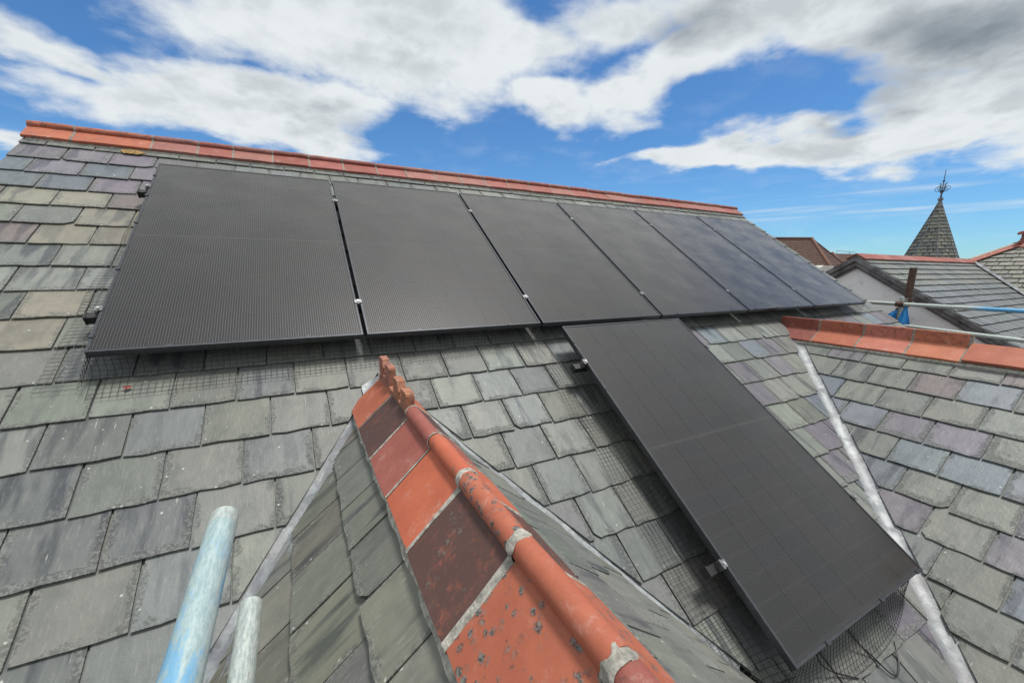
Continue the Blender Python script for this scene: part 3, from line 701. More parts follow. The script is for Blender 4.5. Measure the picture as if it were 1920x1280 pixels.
for j in joints[1:-1]:
    pr = [(x * .985, z - .002) for x, z in prof_m]; mb = MB()
    mb.prism(pr, lambda q: (j - .0075, RIDGE_Y + q[0], RIDGE_Z + q[1]), lambda q: (j + .0075, RIDGE_Y + q[0], RIDGE_Z + q[1]))
    link('joint_mortar', mb.mesh('joint_mortar', 'joint'), ridge)
# dormer ridge (tiles run along -Y)
def bed(name, x0, z0, sl_a, y0, y1, inner, outer, lift, seed, root=house):      # ragged mortar fillet under the tile edge
    mb = MB(); n = 60; c, s = math.cos(sl_a), math.sin(sl_a)
    for sd_ in (-1, 1):
        vs = []
        for i in range(n + 1):
            y = y0 + (y1 - y0) * i / n; k = noise.noise(Vector((y * 11, seed, sd_))) * .010 + noise.noise(Vector((y * 34, seed + 3, sd_))) * .006
            for d, h in ((inner, -.01), (inner, .004), (outer - .016, lift), (outer + k, lift - .004), (outer + k + .004, -.014)):
                vs.append((x0 + sd_ * c * d + sd_ * s * h, y, z0 - s * d + c * h))
        mb.add(vs, [[i * 5 + j, i * 5 + j + 1, (i + 1) * 5 + j + 1, (i + 1) * 5 + j] for i in range(n) for j in range(4)])
    return part(name, mb, 'mortar', root, False)
dridge = bed('dormer_ridge', DX, DZ, da, DY_APEX - .02, D_END, .03, .222, .008, 4.0)
prof_d = ridge_profile(da, .205, .015, 'roll', .0275, .009, -.004)
prof_c = ridge_profile(da, .205, .015, 'plain', gap=.009)
dj = [-.20, -.52, -.845, -1.145, -1.42, -1.715, -2.0, -2.3, -2.6]
spec = [('crest', ORANGE, 'clay'), ('crest', DEEP, 'clay_soot'), ('roll', RED, 'clay'), ('roll', (.44, .118, .063), 'clay'), ('roll', ORANGE, 'clay_soot'), ('roll', ORANGE, 'clay_lichen'), ('roll', RED, 'clay'), ('roll', ORANGE, 'clay')]
PLATE_L = .318
def crest_plate(y0, lobes):
    """upright pierced cresting: lobes = [(yc, half, top)] local y grows towards street, z above slate apex"""
    mb = MB(); th = .0165
    pts = [(0.0, .012), (0.0, .040)]
    for i, (yc, h, tz) in enumerate(lobes):
        pts += [(yc - h, .046), (yc - h, tz - .010), (yc - h * .85, tz - .001), (yc - h * .6, tz), (yc + h * .7, tz), (yc + h * .93, tz - .003), (yc + h, tz - .012)]
        if i < len(lobes) - 1:
            y2 = lobes[i + 1][0] - lobes[i + 1][1]; ym = (yc + h + y2) / 2; zc = min(tz, lobes[i + 1][2]) - .052
            r_ = .023
            pts += [(ym - .014, zc + r_)] + [(ym + r_ * math.cos(t), zc + r_ * math.sin(t)) for t in [rad(a) for a in (125, 170, 215, 270, 325, 10, 55)]] + [(ym + .014, zc + r_)]
        else: pts.append((yc + h, .046))
    pts += [(PLATE_L, .040), (PLATE_L, .012)]
    mb.prism(pts, lambda q: (-th, q[0], q[1]), lambda q: (th, q[0], q[1]))
    return mb
for i, (kind, c, mt) in enumerate(spec):
    a, b = dj[i], dj[i + 1]; L = a - b - .014
    if kind == 'roll':
        me = ridge_tile(prof_d, L, seg=6).mesh('ridge_tile', [mt, 'clay_lichen' if i == 4 else ('clay_some' if i in (3, 6) else mt if mt != 'clay_lichen' else 'clay')], True); set_roll_material(me, .012)
    else:
        me = ridge_tile(prof_c, L, seg=5).mesh('ridge_tile', mt, True)
    o = link('ridge_tile', me, dridge, basis((DX + jit(.002), a - .007, DZ + jit(.002)), (jit(.004), -1, jit(.004)), (1, 0, 0)), (*c, 1))
    if kind == 'crest':
        lob = [(.070, .046, .146), (.222, .046, .136)] if i == 0 else [(.085, .046, .118), (.238, .050, .104)]
        me = crest_plate(0, lob).mesh('pierced_crest', 'clay_dark')
        link('pierced_crest', me, dridge, basis((DX, a - .007, DZ), (0, -1, 0), (1, 0, 0)), (*((.36, .15, .10) if i == 0 else (.38, .16, .09)), 1))
# mortar at the joints: thin in the wings, thick collars on the rolls
ZC = (.009 + .015) / dca + .004
for i, j in enumerate(dj[1:-1]):
    mb = MB(); base = prof_c if i < 1 else prof_d
    wroll = .012 if i >= 3 else .004; wwing = [.003, .005, .0035, .006, .011, .008, .008][i]
    segs = 7; n = len(base); vs = []
    for s_ in range(segs + 1):
        f = s_ / segs
        for q in base:
            roll = i >= 1 and abs(q[0]) < .030 and q[1] > .0
            w = wroll if roll else wwing
            y = j - w + 2 * w * f
            k = (1.055 if i >= 3 else 1.02) if roll and 0 < s_ < segs else .995
            g_ = (q[0] * k, ZC + (q[1] - ZC) * k) if roll else (q[0] * .998, q[1] + (.0012 if 0 < s_ < segs else -.002))
            e = noise.noise(Vector((g_[0] * 90, y * 90, g_[1] * 90 + i))) * (.0035 if roll else .002)
            yy = y + noise.noise(Vector((q[0] * 55 + s_ // 4 * 9, i * 3.3, q[1] * 55))) * (.009 if roll and i >= 3 else .005)
            vs.append((DX + g_[0] + e, yy, DZ + g_[1] + e))
    mb.add(vs, [[s_ * n + q, s_ * n + (q + 1) % n, (s_ + 1) * n + (q + 1) % n, (s_ + 1) * n + q] for s_ in range(segs) for q in range(n)])
    link('joint_mortar', mb.mesh('joint_mortar', 'mortar', True), dridge)
# wing ridge
wridge = bed('wing_ridge', WX, WZ, wa, -.02, W_END, .03, .178, .009, 9.0)
wj = [.02, -.335, -.675, -1.005, -1.32, -1.66, -1.98, -2.3, -2.62, -2.94, -3.26, -3.6]
prof_b = ridge_profile(wa, .165, .018, 'block'); prof_p = ridge_profile(wa, .175, .02, 'plain')
for i in range(len(wj) - 1):
    k = i < 4
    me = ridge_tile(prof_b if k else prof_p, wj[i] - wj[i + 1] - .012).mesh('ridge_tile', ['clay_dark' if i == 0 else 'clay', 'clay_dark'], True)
    if k: set_roll_material(me, .045)  # darker clay on the upright faces paints in their shade
    link('ridge_tile', me, wridge, basis((WX + jit(.002), wj[i] - .006, WZ + (0.02 if not k else 0) + jit(.002)), (jit(.004), -1, jit(.004)), (1, 0, 0)), (*vary([DEEP, ORANGE, (.45, .165, .11), (.45, .15, .082), ORANGE][min(i, 4)], .05), 1))
for j in wj[1:-1]:
    mb = MB()
    pr = [(x * .99, z - .002) for x, z in (prof_p if j < -1.4 else prof_b)]
    mb.prism(pr, lambda q: (WX + q[0], j - .010, WZ + q[1]), lambda q: (WX + q[0], j + .010, WZ + q[1]))
    link('joint_mortar', mb.mesh('joint_mortar', 'joint'), wridge)

# ================================================================== SOLAR PANELS
fr = MB(); ft = .011; fh = .035
for c, d in (((PW / 2, ft / 2, -fh / 2), (PW, ft, fh)), ((PW / 2, PL_ - ft / 2, -fh / 2), (PW, ft, fh)), ((ft / 2, PL_ / 2, -fh / 2), (ft, PL_ - 2 * ft, fh)), ((PW - ft / 2, PL_ / 2, -fh / 2), (ft, PL_ - 2 * ft, fh))): fr.box(c, d)
fr_me = fr.mesh('frame', 'frame')
gl = MB(); x0, x1, y0, y1 = ft, PW - ft, ft, PL_ - ft
gl.add([(x0, y0, -.0015), (x1, y0, -.0015), (x1, y1, -.0015), (x0, y1, -.0015)], [(0, 1, 2, 3)], 0)
gl.add([(x0, y0, -.0047), (x1, y0, -.0047), (x1, y1, -.0047), (x0, y1, -.0047)], [(0, 3, 2, 1)], 1)
gl_me = gl.mesh('glass', ['glass', 'clear'])
bk_me = MB().box((PW / 2, PL_ / 2, -.0085), (PW - 2 * ft, PL_ - 2 * ft, .003)).mesh('backsheet', 'back')
cw, ch = .1825, .0933
cell_me = MB().box((0, 0, 0), (cw, ch, .0012)).mesh('cell', 'cell')
cx0 = PW / 2 - 2.5 * .1846; cells = []
rp = (PL_ - 2 * ft - .02 - .016) / 20
for r in range(20):
    for c in range(6): cells.append((cx0 + c * .1846, ft + .01 + rp * (r + .5) + (.016 if r >= 10 else 0)))
plabels = ['leftmost black solar panel of the upper row, with wire mesh down its left edge', 'second black solar panel from the left in the upper row', 'third solar panel from the left in the upper row, directly above the lower panel',
           'fourth solar panel from the left in the upper row, reflecting grey sky', 'fifth solar panel from the left in the upper row, second from the right verge', 'rightmost solar panel of the upper row, beside the right verge',
           'single lower solar panel hung below the upper row, running down beside the lead valley']
for i, (u0, v0, n0) in enumerate(PQ):
    t_ = thing('solar_panel', plabels[i], 'solar panel', (0, 0, 0), 'black solar panels on the slate roof')
    t_.matrix_basis = Plane(P(u0, v0, n0), (1, 0, 0), (0, CA, SA)).mat(0, 0)
    for nm, me in (('frame', fr_me), ('glass', gl_me), ('backsheet', bk_me)): link(nm, me, t_)
    for x, y in cells:
        k = 1 + jit(.22); tint = random.choice([(.006, .006, .007), (.0075, .0068, .0066), (.0055, .0064, .0095)])
        link('cell', cell_me, t_, Matrix.Translation((x, y, -.0062)), (*[q * k for q in tint], 1))
# rails with clamps
def rail(label, u0, u1, v, n, clamps, hooks):
    r = thing('mounting_rail', label, 'rail', P(u0, v, n - .055))
    inv = Matrix.Translation(-r.location); B = Plane((0, 0, 0), (1, 0, 0), (0, CA, SA))
    R3 = B.mat(0, 0).to_3x3().to_4x4()
    def bar(name, c, d, mat):
        mb = MB().box(P(*c), d, 0, R3); return link(name, mb.mesh(name, mat), r, None, None, inv)
    bar('bar', ((u0 + u1) / 2, v, n - fh - .0205), (u1 - u0, .038, .04), 'plastic')
    for u in (u0, u1):
        mb = MB().box(P(u + (-.004 if u == u0 else .004), v, n - fh - .02), (.008, .044, .046), 0, R3)
        link('end_cap', mb.mesh('end_cap', 'plastic'), r, None, None, inv)
    for u, end in clamps:
        mb = MB(); w = .03 if end else PG + .018
        mb.box(P(u, v, n + .003), (w, .030, .004), 0, R3); mb.box(P(u - (.006 if end else 0), v, n - .018), (.012 if end else .014, .04, .04), 0, R3)
        c = link('clamp', mb.mesh('clamp', 'alu'), r, None, None, inv)
        mb = MB().tube([P(u, v, n + .004), P(u, v, n + .011)], .0075, 8); link('bolt', mb.mesh('bolt', 'steel'), c)
    for u in hooks:
        mb = MB(); mb.box(P(u, v - .02, (n - fh - .041 - HS) / 2), (.03, .006, HS + n - fh - .041 + .0), 0, R3); mb.box(P(u, v + .05, -HS + .006), (.03, .16, .006), 0, R3)
        link('roof_hook', mb.mesh('roof_hook', 'alu'), r, None, None, inv)
mids = [(PW + PG / 2 + i * (PW + PG), False) for i in range(5)]
endu = 6 * PW + 5 * PG
hk = [.25 + .85 * i for i in range(9)]
rail('upper mounting rail under the top solar panels, its black end showing by the left edge', -.062, endu + .05, 1.575, 0, [(-.008, True)] + mids + [(endu + .008, True)], [h for h in hk if h < endu])
rail('lower mounting rail under the top solar panels, its black end low on the left edge', -.062, endu + .05, .29, 0, [(-.008, True)] + mids + [(endu + .008, True)], [h for h in hk if h < endu])
rail('upper mounting rail of the single lower panel, end sticking out on the left', P6U - .07, P6U + PW + .045, -.425, P6N, [(P6U - .008, True), (P6U + PW + .008, True)], [P6U + .2, P6U + .9])
rail('lower mounting rail of the single lower panel, end sticking out on the left', P6U - .07, P6U + PW + .045, -1.655, P6N, [(P6U - .008, True), (P6U + PW + .008, True)], [P6U + .2, P6U + .9])

# ================================================================== BIRD MESH
def mesh_sheet(name, label, fn, ls, lt, clips, r=.00105, step=.025):
    ns, ntt = max(2, int(ls / step)), max(2, int(lt / step)); mb = MB()
    sub = 1
    for i in range(ns + 1): mb.tube([fn(ls * i / ns, lt * j / ntt) for j in range(ntt + 1)], r, 3, False)
    for j in range(ntt + 1): mb.tube([fn(ls * i / ns, lt * j / ntt) for i in range(ns + 1)], r, 3, False)
    root = thing(name, label, 'wire mesh', fn(ls / 2, lt), 'bird proofing mesh round the panels')
    inv = Matrix.Translation(-root.location)
    link('wire_grid', mb.mesh('wire_grid', 'wire'), root, None, None, inv)
    R3 = MAIN.mat(0, 0).to_3x3().to_4x4()
    for (p, d) in clips:
        m2 = MB().box(p, d, 0, R3); m2.box(p + MAIN.ez * -.012, (d[0] * .6, d[1] * .6, .022), 0, R3); link('clip', m2.mesh('clip', 'frame'), root, None, None, inv)
    return root
def prof_pt(t, drop, out, reach):      # path from panel edge down to the slates and out: returns (outward, n)
    pts = [(0.0, -.030), (.006, -.075), (.022, -drop + .012), (.05, -drop + .006), (.05 + reach, -drop + .005)]
    L = 0
    for a, b in zip(pts[:-1], pts[1:]):
        d = math.hypot(b[0] - a[0], b[1] - a[1])
        if t <= L + d or b is pts[-1]:
            k = (t - L) / d; return a[0] + (b[0] - a[0]) * k, a[1] + (b[1] - a[1]) * k
        L += d
def wob(s, t, a=.004, sd=0.0): return noise.noise(Vector((s * 2.3, t * 9, sd))) * a
def fn_bottom(s, t):
    o, n = prof_pt(t, HS, 0, .075); reach = 1 - .35 * min(1, s / 2.6)
    return P(s, -o * reach + wob(s, t, .004, 2), n + .004 + abs(wob(s, t, .006, 7)))
def edge_clips_v(u0, u1, v, n, gaps): return [(P(u, v, n + .0015), (.022, .016, .006)) for u in gaps]
mesh_sheet('bird_mesh', 'black wire mesh under the bottom edge of the three left panels', fn_bottom, 2.395, .235, edge_clips_v(0, 0, .004, 0, [.29, .86, 1.45, 2.05]))
def fn_bottom2(s, t):
    o, n = prof_pt(t, HS, 0, .03); return P(3.56 + s, -o * .8 + wob(s, t, .004, 3), n + .004)
mesh_sheet('bird_mesh', 'black wire mesh under the bottom edge of the right-hand upper panels', fn_bottom2, 3.4, .18, edge_clips_v(0, 0, .004, 0, [3.65 + .36 * i for i in range(10)]))
def fn_left(s, t):
    o, n = prof_pt(t, HS, 0, .06); k = min(1, .35 + .9 * (1 - s / 1.9)) * (1 + wob(s, 0, .35, 5))
    return P(-o * k - (.03 * max(0, (.25 - s) / .25) if t > .12 else 0), -.10 + s, n + .004 + abs(wob(s, t, .012, 9)))
mesh_sheet('bird_mesh', 'black wire mesh bent out along the left edge of the leftmost panel', fn_left, 1.85, .215, [(P(.004, v, .0015), (.016, .022, .006)) for v in (.1, .62, 1.1, 1.45, 1.75)])
def fn_p6left(s, t):
    o, n = prof_pt(t * 1.0, HS, 0, .08)
    nn = P6N * max(0, 1 - t / .10) + n
    return P(P6U - o * (1 + wob(s, 0, .3, 1)), P6V - .02 + s, nn + .004 + abs(wob(s, t, .008, 4)))
mesh_sheet('bird_mesh', 'black wire mesh along the left edge of the lower panel', fn_p6left, 1.80, .255, [(P(P6U + .004, v, P6N + .0015), (.016, .022, .006)) for v in (P6V + .28, P6V + .85, P6V + 1.4, P6V + 1.8)])
def fn_p6bot(s, t):
    k = math.sin(math.pi * min(1, max(0, s / 1.2))) ** .6; q = t / .26
    out = (.035 + .13 * k) * (q ** 1.5) + .012 * math.sin(q * math.pi); n = P6N - .03 + (-HS + .006 - P6N + .03) * min(1, q * 1.05) ** .8
    return P(P6U - .02 + s * .97, P6V - out + wob(s, t, .008, 6), n + abs(wob(s, t, .006, 8)))
mesh_sheet('bird_mesh', 'black wire mesh bulging out below the bottom edge of the lower panel', fn_p6bot, 1.2, .26, [(P(P6U + u, P6V + .004, P6N + .0015), (.026, .016, .006)) for u in (.23, .70, 1.08)], .00105)
# cables showing under the lower panel
for label, pts in (('black cable looping down under the left part of the lower panel bottom edge', [(.22, .03, -.05), (.24, -.05, -.11), (.33, -.11, -.155), (.44, -.17, -.168)]),
                   ('black cable looping out under the middle of the lower panel bottom edge', [(.46, .03, -.05), (.52, -.06, -.12), (.60, -.15, -.165), (.64, -.235, -.170), (.72, -.22, -.170), (.80, -.16, -.168)])):
    q = [P(P6U + a, P6V + b, P6N + c) for a, b, c in pts]; fine = []
    for i in range(len(q) - 1):
        p0, p1, p2, p3 = q[max(i - 1, 0)], q[i], q[i + 1], q[min(i + 2, len(q) - 1)]
        for k in range(6):
            t = k / 6; fine.append(.5 * ((2 * p1) + (p2 - p0) * t + (2 * p0 - 5 * p1 + 4 * p2 - p3) * t * t + (-p0 + 3 * p1 - 3 * p2 + p3) * t ** 3))
    fine.append(q[-1])
    tag(link('cable', MB().tube(fine, .0032, 6).mesh('cable', 'plastic', True)), label, 'cable')

# ================================================================== SCAFFOLD TUBES
TR = .02415
def scaffold(name, label, a, b, mat, group=None, R=TR, n=28):
    a, b = Vector(a), Vector(b); d = b - a; L = d.length; mb = MB()
    ring = lambda r, z: [(r * math.cos(2 * math.pi * k / n), r * math.sin(2 * math.pi * k / n), z) for k in range(n)]
    prof = [(R - .004, 0.05), (R - .004, 0.0015), (R - .0015, 0), (R, .0015), (R, L * .33), (R, L * .66), (R, L - .0015), (R - .0015, L), (R - .004, L - .0015), (R - .004, L - .05)]
    vs = [v for r, z in prof for v in ring(r, z)]
    mb.add(vs, [[i * n + k, i * n + (k + 1) % n, (i + 1) * n + (k + 1) % n, (i + 1) * n + k] for i in range(len(prof) - 1) for k in range(n)])
    mb.add(ring(R - .004, .05), [list(range(n))]); mb.add(ring(R - .004, L - .05), [list(range(n))[::-1]])
    o = link(name, mb.mesh(name, mat, True)); o.matrix_basis = Matrix.Translation(a) @ d.to_track_quat('Z', 'Y').to_matrix().to_4x4()
    return tag(o, label, 'scaffold tube', group)
D1 = ray(558, 462)
def at_depth(px, z): return CAM + (RIGHT * ((px[0] - 960) / FPX) + DOWN * ((px[1] - 640) / FPX) + FWD) * z
A1 = at_depth((421, 968), .80); A2 = at_depth((471, 1133), .98); D2 = ray(558, 475)
scaffold('scaffold_tube', 'pale scaffold tube with blue paint daubs poking in at bottom left, the longer one', A1 - D1 * 2.0, A1, 'galv_blue', 'scaffold tubes')
scaffold('scaffold_tube', 'short grey-green scaffold tube end at bottom left, beside the blue-daubed one', A2 - D2 * 2.0, A2, 'galv', 'scaffold tubes')
scaffold('scaffold_tube', 'upper scaffold guard rail beyond the right verge, painted blue on its right half', (7.75, .62, -.046), (7.75, -3.2, -.056), 'galv_blue2', 'scaffold tubes')
scaffold('scaffold_tube', 'lower grey scaffold rail passing just above the red wing ridge', (7.75, .5, -.30), (7.75, -3.2, -.45), 'galv', 'scaffold tubes')
scaffold('scaffold_tube', 'upright scaffold standard clamped to the blue guard rail beyond the right verge', (7.80, -.035, GZ), (7.80, -.035, .04), 'galv', 'scaffold tubes')
cp = thing('scaffold_coupler', 'steel coupler joining the upright to the upper guard rail', 'coupler', (7.78, -.035, -.05))
inv = Matrix.Translation(-cp.location)
mb = MB().tube([(7.75, -.075, -.046), (7.75, .005, -.047)], .036, 12); link('rail_jaw', mb.mesh('rail_jaw', 'rust', True), cp, None, None, inv)
mb = MB().tube([(7.80, -.035, -.085), (7.80, -.035, -.01)], .036, 12); link('upright_jaw', mb.mesh('upright_jaw', 'rust', True), cp, None, None, inv)
for dz_ in (.03, .0): 
    mb = MB().tube([(7.765, -.07, -.03 + dz_), (7.765, -.10, .0 + dz_)], .006, 6); link('bolt', mb.mesh('bolt', 'steel'), cp, None, None, inv)
# blue sheeting tied to the tube
def cloth(label, pts_top, pts_bot, n=14, m=10, amp=.02):
    mb = MB(); vs = []
    for i in range(m + 1):
        t = i / m
        for j in range(n + 1):
            s = j / n; a = Vector(pts_top[0]).lerp(Vector(pts_top[1]), s); b = Vector(pts_bot[0]).lerp(Vector(pts_bot[1]), s); p = a.lerp(b, t)
            p.x += math.sin(s * 9 + 1) * amp * t + noise.noise(Vector((s * 4, t * 4, 2))) * .01; p.z += -.02 * math.sin(s * math.pi * 2) * t
            vs.append(p)
    mb.add(vs, [[i * (n + 1) + j, i * (n + 1) + j + 1, (i + 1) * (n + 1) + j + 1, (i + 1) * (n + 1) + j] for i in range(m) for j in range(n)])
    o = link('blue_sheet', mb.mesh('blue_sheet', 'tarp', True)); md = o.modifiers.new('thick', 'SOLIDIFY'); md.thickness = .002
    tag(o, label, 'sheet')
cloth('small scrap of blue plastic sheeting left of the scaffold upright', [(7.78, .01, -.13), (7.78, -.01, -.13)], [(7.74, .10, -.21), (7.78, -.01, -.27)])
cloth('blue plastic sheeting hanging in a triangle right of the scaffold upright', [(7.77, -.085, -.07), (7.77, -.105, -.07)], [(7.74, -.03, -.27), (7.76, -.175, -.34)])

# ================================================================== NEIGHBOURING WHITE GABLED HOUSE
NX, NY, NZ = 11.5, 2.065, 0.735; NT = math.tan(rad(32.8)); na = math.atan(NT); nca, nsa = math.cos(na), math.sin(na)
nb = thing('neighbour_house', 'white rendered gabled house with slate roof and red ridge beyond the right verge', 'house', (15, 2, GZ))
NINV = Matrix.Translation(-nb.location)
NE = 18.1
NF = Plane((NX, NY, NZ), (1, 0, 0), (0, nca, nsa)); NB_ = Plane((NX, NY, NZ), (-1, 0, 0), (0, -nca, nsa))
LEN = 3.6
def box_deck(name, root, quad, mat='felt', th=.08):
    mb = MB(); q = [Vector(p) for p in quad]; n = (q[1] - q[0]).cross(q[2] - q[0]).normalized()
    if n.z < 0: n = -n
    mb.add(q + [p - n * th for p in q], [list(range(len(q))), [len(q) + i for i in range(len(q))][::-1]] + [[i, len(q) + i, len(q) + (i + 1) % len(q), (i + 1) % len(q)] for i in range(len(q))])
    return part(name, mb, mat, root)
front = box_deck('front_roof_slope', nb, [NF.at(0.02, -LEN, -.03), NF.at(NE - NX, -LEN, -.03), NF.at(NE - NX, -.02, -.03), NF.at(0.02, -.02, -.03)])
box_deck('rear_roof_slope', nb, [NB_.at(-.02, -LEN, -.01), NB_.at(-(NE - NX), -LEN, -.01), NB_.at(-(NE - NX), -.02, -.01), NB_.at(-.02, -.02, -.01)])
mb = MB(); hw_ = (LEN - .25) * nca
mb.prism([(NY - hw_, GZ), (NY - hw_, NZ - NT * hw_ - .12), (NY, NZ - .12), (NY + hw_, NZ - NT * hw_ - .12), (NY + hw_, GZ)], lambda q: (NX + .14, q[0], q[1]), lambda q: (NE + 2, q[0], q[1]))
part('wall', mb, 'white', nb)
# barge boards: stacked mouldings on both rakes
for sgn in (-1, 1):
    for k, (x0, x1, d0, d1) in enumerate(((NX - .03, NX + .02, .03, .11), (NX + .022, NX + .08, .06, .19), (NX + .082, NX + .138, .075, .235))):
        mb = MB(); ap = NZ
        def rk(dist, drop): return (NY + sgn * dist, ap - NT * dist - drop)
        d1_ = LEN * nca
        poly = [rk(0, d0 / nca), rk(d1_, d0 / nca), rk(d1_, d1 / nca), rk(0, d1 / nca)]
        mb.prism(poly, lambda q: (x0, q[0], q[1]), lambda q: (x1, q[0], q[1])); part('barge_board', mb, 'board', nb)
def ncol(x, v):
    n = noise.noise(Vector((x * .5, v * .8, 8)))
    ws = [((.175, .185, .168), 4), ((.15, .16, .158), 3), ((.19, .19, .165), 2)] if v > -1.2 else [((.155, .168, .176), 4), ((.14, .152, .16), 3)]
    return vary(pick(ws), .12), random.uniform(-.3, .05)
HP = Plane((NE, NY, NZ - .02), (0, -1, 0), Vector((1, 0, NT)))         # cross roof face beyond the valley, x = towards street
nrows = [(k, -.115 - .205 * k) for k in range(1, 17)]
vcl = half((NE - NX, 0), (NE - NX - 2.0, -2.0 / nca), (0, -1), .05)
n_recs = lay(NF, nrows, 0.0, NE - NX, .1, .255, [vcl], ncol, -.03, .205, gw=.008)
def seen_n(p):
    q = project(p)
    if not q or not (0 <= q[0] <= 1920 and 0 <= q[1] <= 1280): return False
    return q[1] < 600 + (q[0] - 1480) * .19 and not (q[0] < 1480)
weigh(n_recs, seen_n); n_recs.sort(key=lambda r: -r['w'])
for r in n_recs[:220]: put(r, front, None, 2.4)
put_rest(n_recs[220:], front, None, 'small_slates', 2.4)
# red ridge of the neighbour
nr = part('ridge', MB().prism([(-.15, -.12), (-.14, -.08), (0, .01), (.14, -.08), (.15, -.12)], lambda q: (NX + .02, NY + q[0], NZ + q[1]), lambda q: (NE, NY + q[0], NZ + q[1])), 'mortar', nb)
prof_n = ridge_profile(na, .20, .018, 'plain')
x = NX - .02
while x < NE - .1:
    L = min(.455, NE - x)
    link('ridge_tile', ridge_tile(prof_n, L - .006, seg=2).mesh('ridge_tile', 'clay', True), nr, basis((x, NY, NZ + jit(.004)), (1, 0, jit(.006)), (0, -1, 0)), (*vary(pick([(PINK, 2), (RED, 2)]), .1), 1)); x += L
# cross roof with hip rising to a finial
hip_top = hit((1903, 459), HP.ez, HP.ez.dot(HP.o)); hx, hy = HP.to2(hip_top)
cr = box_deck('cross_roof_slope', nb, [HP.at(0, 0, -.03), HP.at(0 + 2.6 * 1, -2.6 / nca * .84, -.03), HP.at(5.5, -2.6 / nca * .84, -.03), HP.at(5.5, hy, -.03), HP.at(hx, hy, -.03)])
crows = [(k, hy - .03 - .205 * k) for k in range(1, 26)]
vc2 = half((0, 0), (2.0 * 1, -2.0 / nca), (5, 0), .05); hc2 = half((0, 0), (hx, hy), (5, 0), .02)
def ccol(x, v): return vary(pick([((.18, .18, .148), 4), ((.155, .16, .14), 3), ((.195, .19, .165), 2)]), .12), random.uniform(-.35, 0)
c_recs = lay(HP, crows, -.5, 5.5, .0, .255, [vc2, hc2], ccol, hy, .205, gw=.008)
weigh(c_recs, seen_n); c_recs.sort(key=lambda r: -r['w'])
for r in c_recs[:80]: put(r, cr, None, 2.4)
put_rest(c_recs[80:], cr, None, 'small_slates', 2.4)
# lead in that valley
mb = MB(); v0 = NF.at(NE - NX, 0); dv = (NF.at(NE - NX - 2.4, -2.4 / nca) - v0)
a_ = Vector((-1, 0, 0)); vs = []
for i in range(25):
    p = v0 + dv * (i / 24) + Vector((0, 0, .018)); e = .004 * noise.noise(Vector((i * 1.7, 0, 0)))
    vs += [p + NF.ex * -.085 + NF.ez * .004, p + Vector((0, 0, -.012 + e)), p + HP.ex * .075 + HP.ez * .004]
mb.add(vs, [[i * 3 + j, i * 3 + j + 1, (i + 1) * 3 + j + 1, (i + 1) * 3 + j] for i in range(24) for j in (0, 1)]); part('valley_lead', mb, 'lead', nb, True)
# hip tiles and finial
h0, h1 = HP.at(0, 0, .02), HP.at(hx, hy, .02); hd = (h1 - h0); HL = hd.length; ht = hd.normalized(); hs = ht.cross(Vector((0, 0, 1))).normalized(); hu = hs.cross(ht).normalized()
hipr = part('hip_ridge', MB().tube([h0, h1], .05, 8), 'mortar', nb)
prof_h = ridge_profile(rad(24), .17, .018, 'plain'); k = 0.0
while k < HL - .05:
    L = min(.40, HL - k); o_ = h0 + ht * k
    m4 = Matrix(((hs.x, ht.x, hu.x, o_.x), (hs.y, ht.y, hu.y, o_.y), (hs.z, ht.z, hu.z, o_.z), (0, 0, 0, 1)))
    link('ridge_tile', ridge_tile(prof_h, L - .006, seg=2).mesh('ridge_tile', 'clay', True), hipr, m4 @ Matrix.Translation((0, 0, .004 * (int(k / .4) % 2))), (*vary(RED, .1), 1)); k += L
tp = h1 + Vector((0, 0, .02))
rt2 = box_deck('top_ridge', nb, [tp + Vector((-.12, 0.05, -.10)), tp + Vector((-.12, -2.0, -.10)), tp + Vector((0.03, -2.0, .02)), tp + Vector((0.03, .05, .02))], 'clay', .05); rt2.color = (*RED, 1)
fin = MB(); sc = .30; side = RIGHT
fp = [(-.75, -.05), (-.45, .02), (-.22, .20), (-.12, .48), (-.14, .72), (-.26, .80), (-.42, .74), (-.52, .66), (-.58, .74), (-.50, .90), (-.30, 1.0), (-.05, .96), (.12, .80), (.18, .55), (.24, .30), (.42, .12), (.8, -.02), (.8, -.12), (-.75, -.12)]
fo = tp + Vector((.05, -.13, .03)); fd = FWD.cross(Vector((0, 0, 1))).normalized(); ff = fd.cross(Vector((0, 0, 1))).normalized()
fin.prism(fp, lambda q: fo + fd * (q[0] * sc) + Vector((0, 0, q[1] * sc)) + ff * .035, lambda q: fo + fd * (q[0] * sc) + Vector((0, 0, q[1] * sc)) - ff * .035)
o = part('ridge_finial', fin, 'clay_dark', nb); o.color = (*RED, 1)
# soil pipe
pp = thing('soil_pipe', 'rusty brown cast iron vent pipe with an offset bend beside the white gable', 'pipe', (11.25, 1.03, GZ)); inv = Matrix.Translation(-pp.location)
mb = MB().tube([(11.1, .975, .45), (11.1, .985, -.20)], .056, 14); link('upper_pipe', mb.mesh('upper_pipe', 'rust', True), pp, None, None, inv)
mb = MB().tube([(11.1, .985, -.13), (11.1, .985, -.22)], .072, 14); link('socket', mb.mesh('socket', 'rust', True), pp, None, None, inv)
mb = MB().tube([(11.1, .985, -.2), (11.13, 1.01, -.27), (11.3, 1.15, -.36), (11.36, 1.19, -.44)], .056, 12); link('bend', mb.mesh('bend', 'rust', True), pp, None, None, inv)
mb = MB().tube([(11.38, 1.2, -.40), (11.38, 1.2, -.48)], .074, 14); link('socket', mb.mesh('socket', 'rust', True), pp, None, None, inv)
mb = MB().tube([(11.38, 1.2, -.42), (11.38, 1.2, GZ)], .056, 14); link('lower_pipe', mb.mesh('lower_pipe', 'rust', True), pp, None, None, inv)

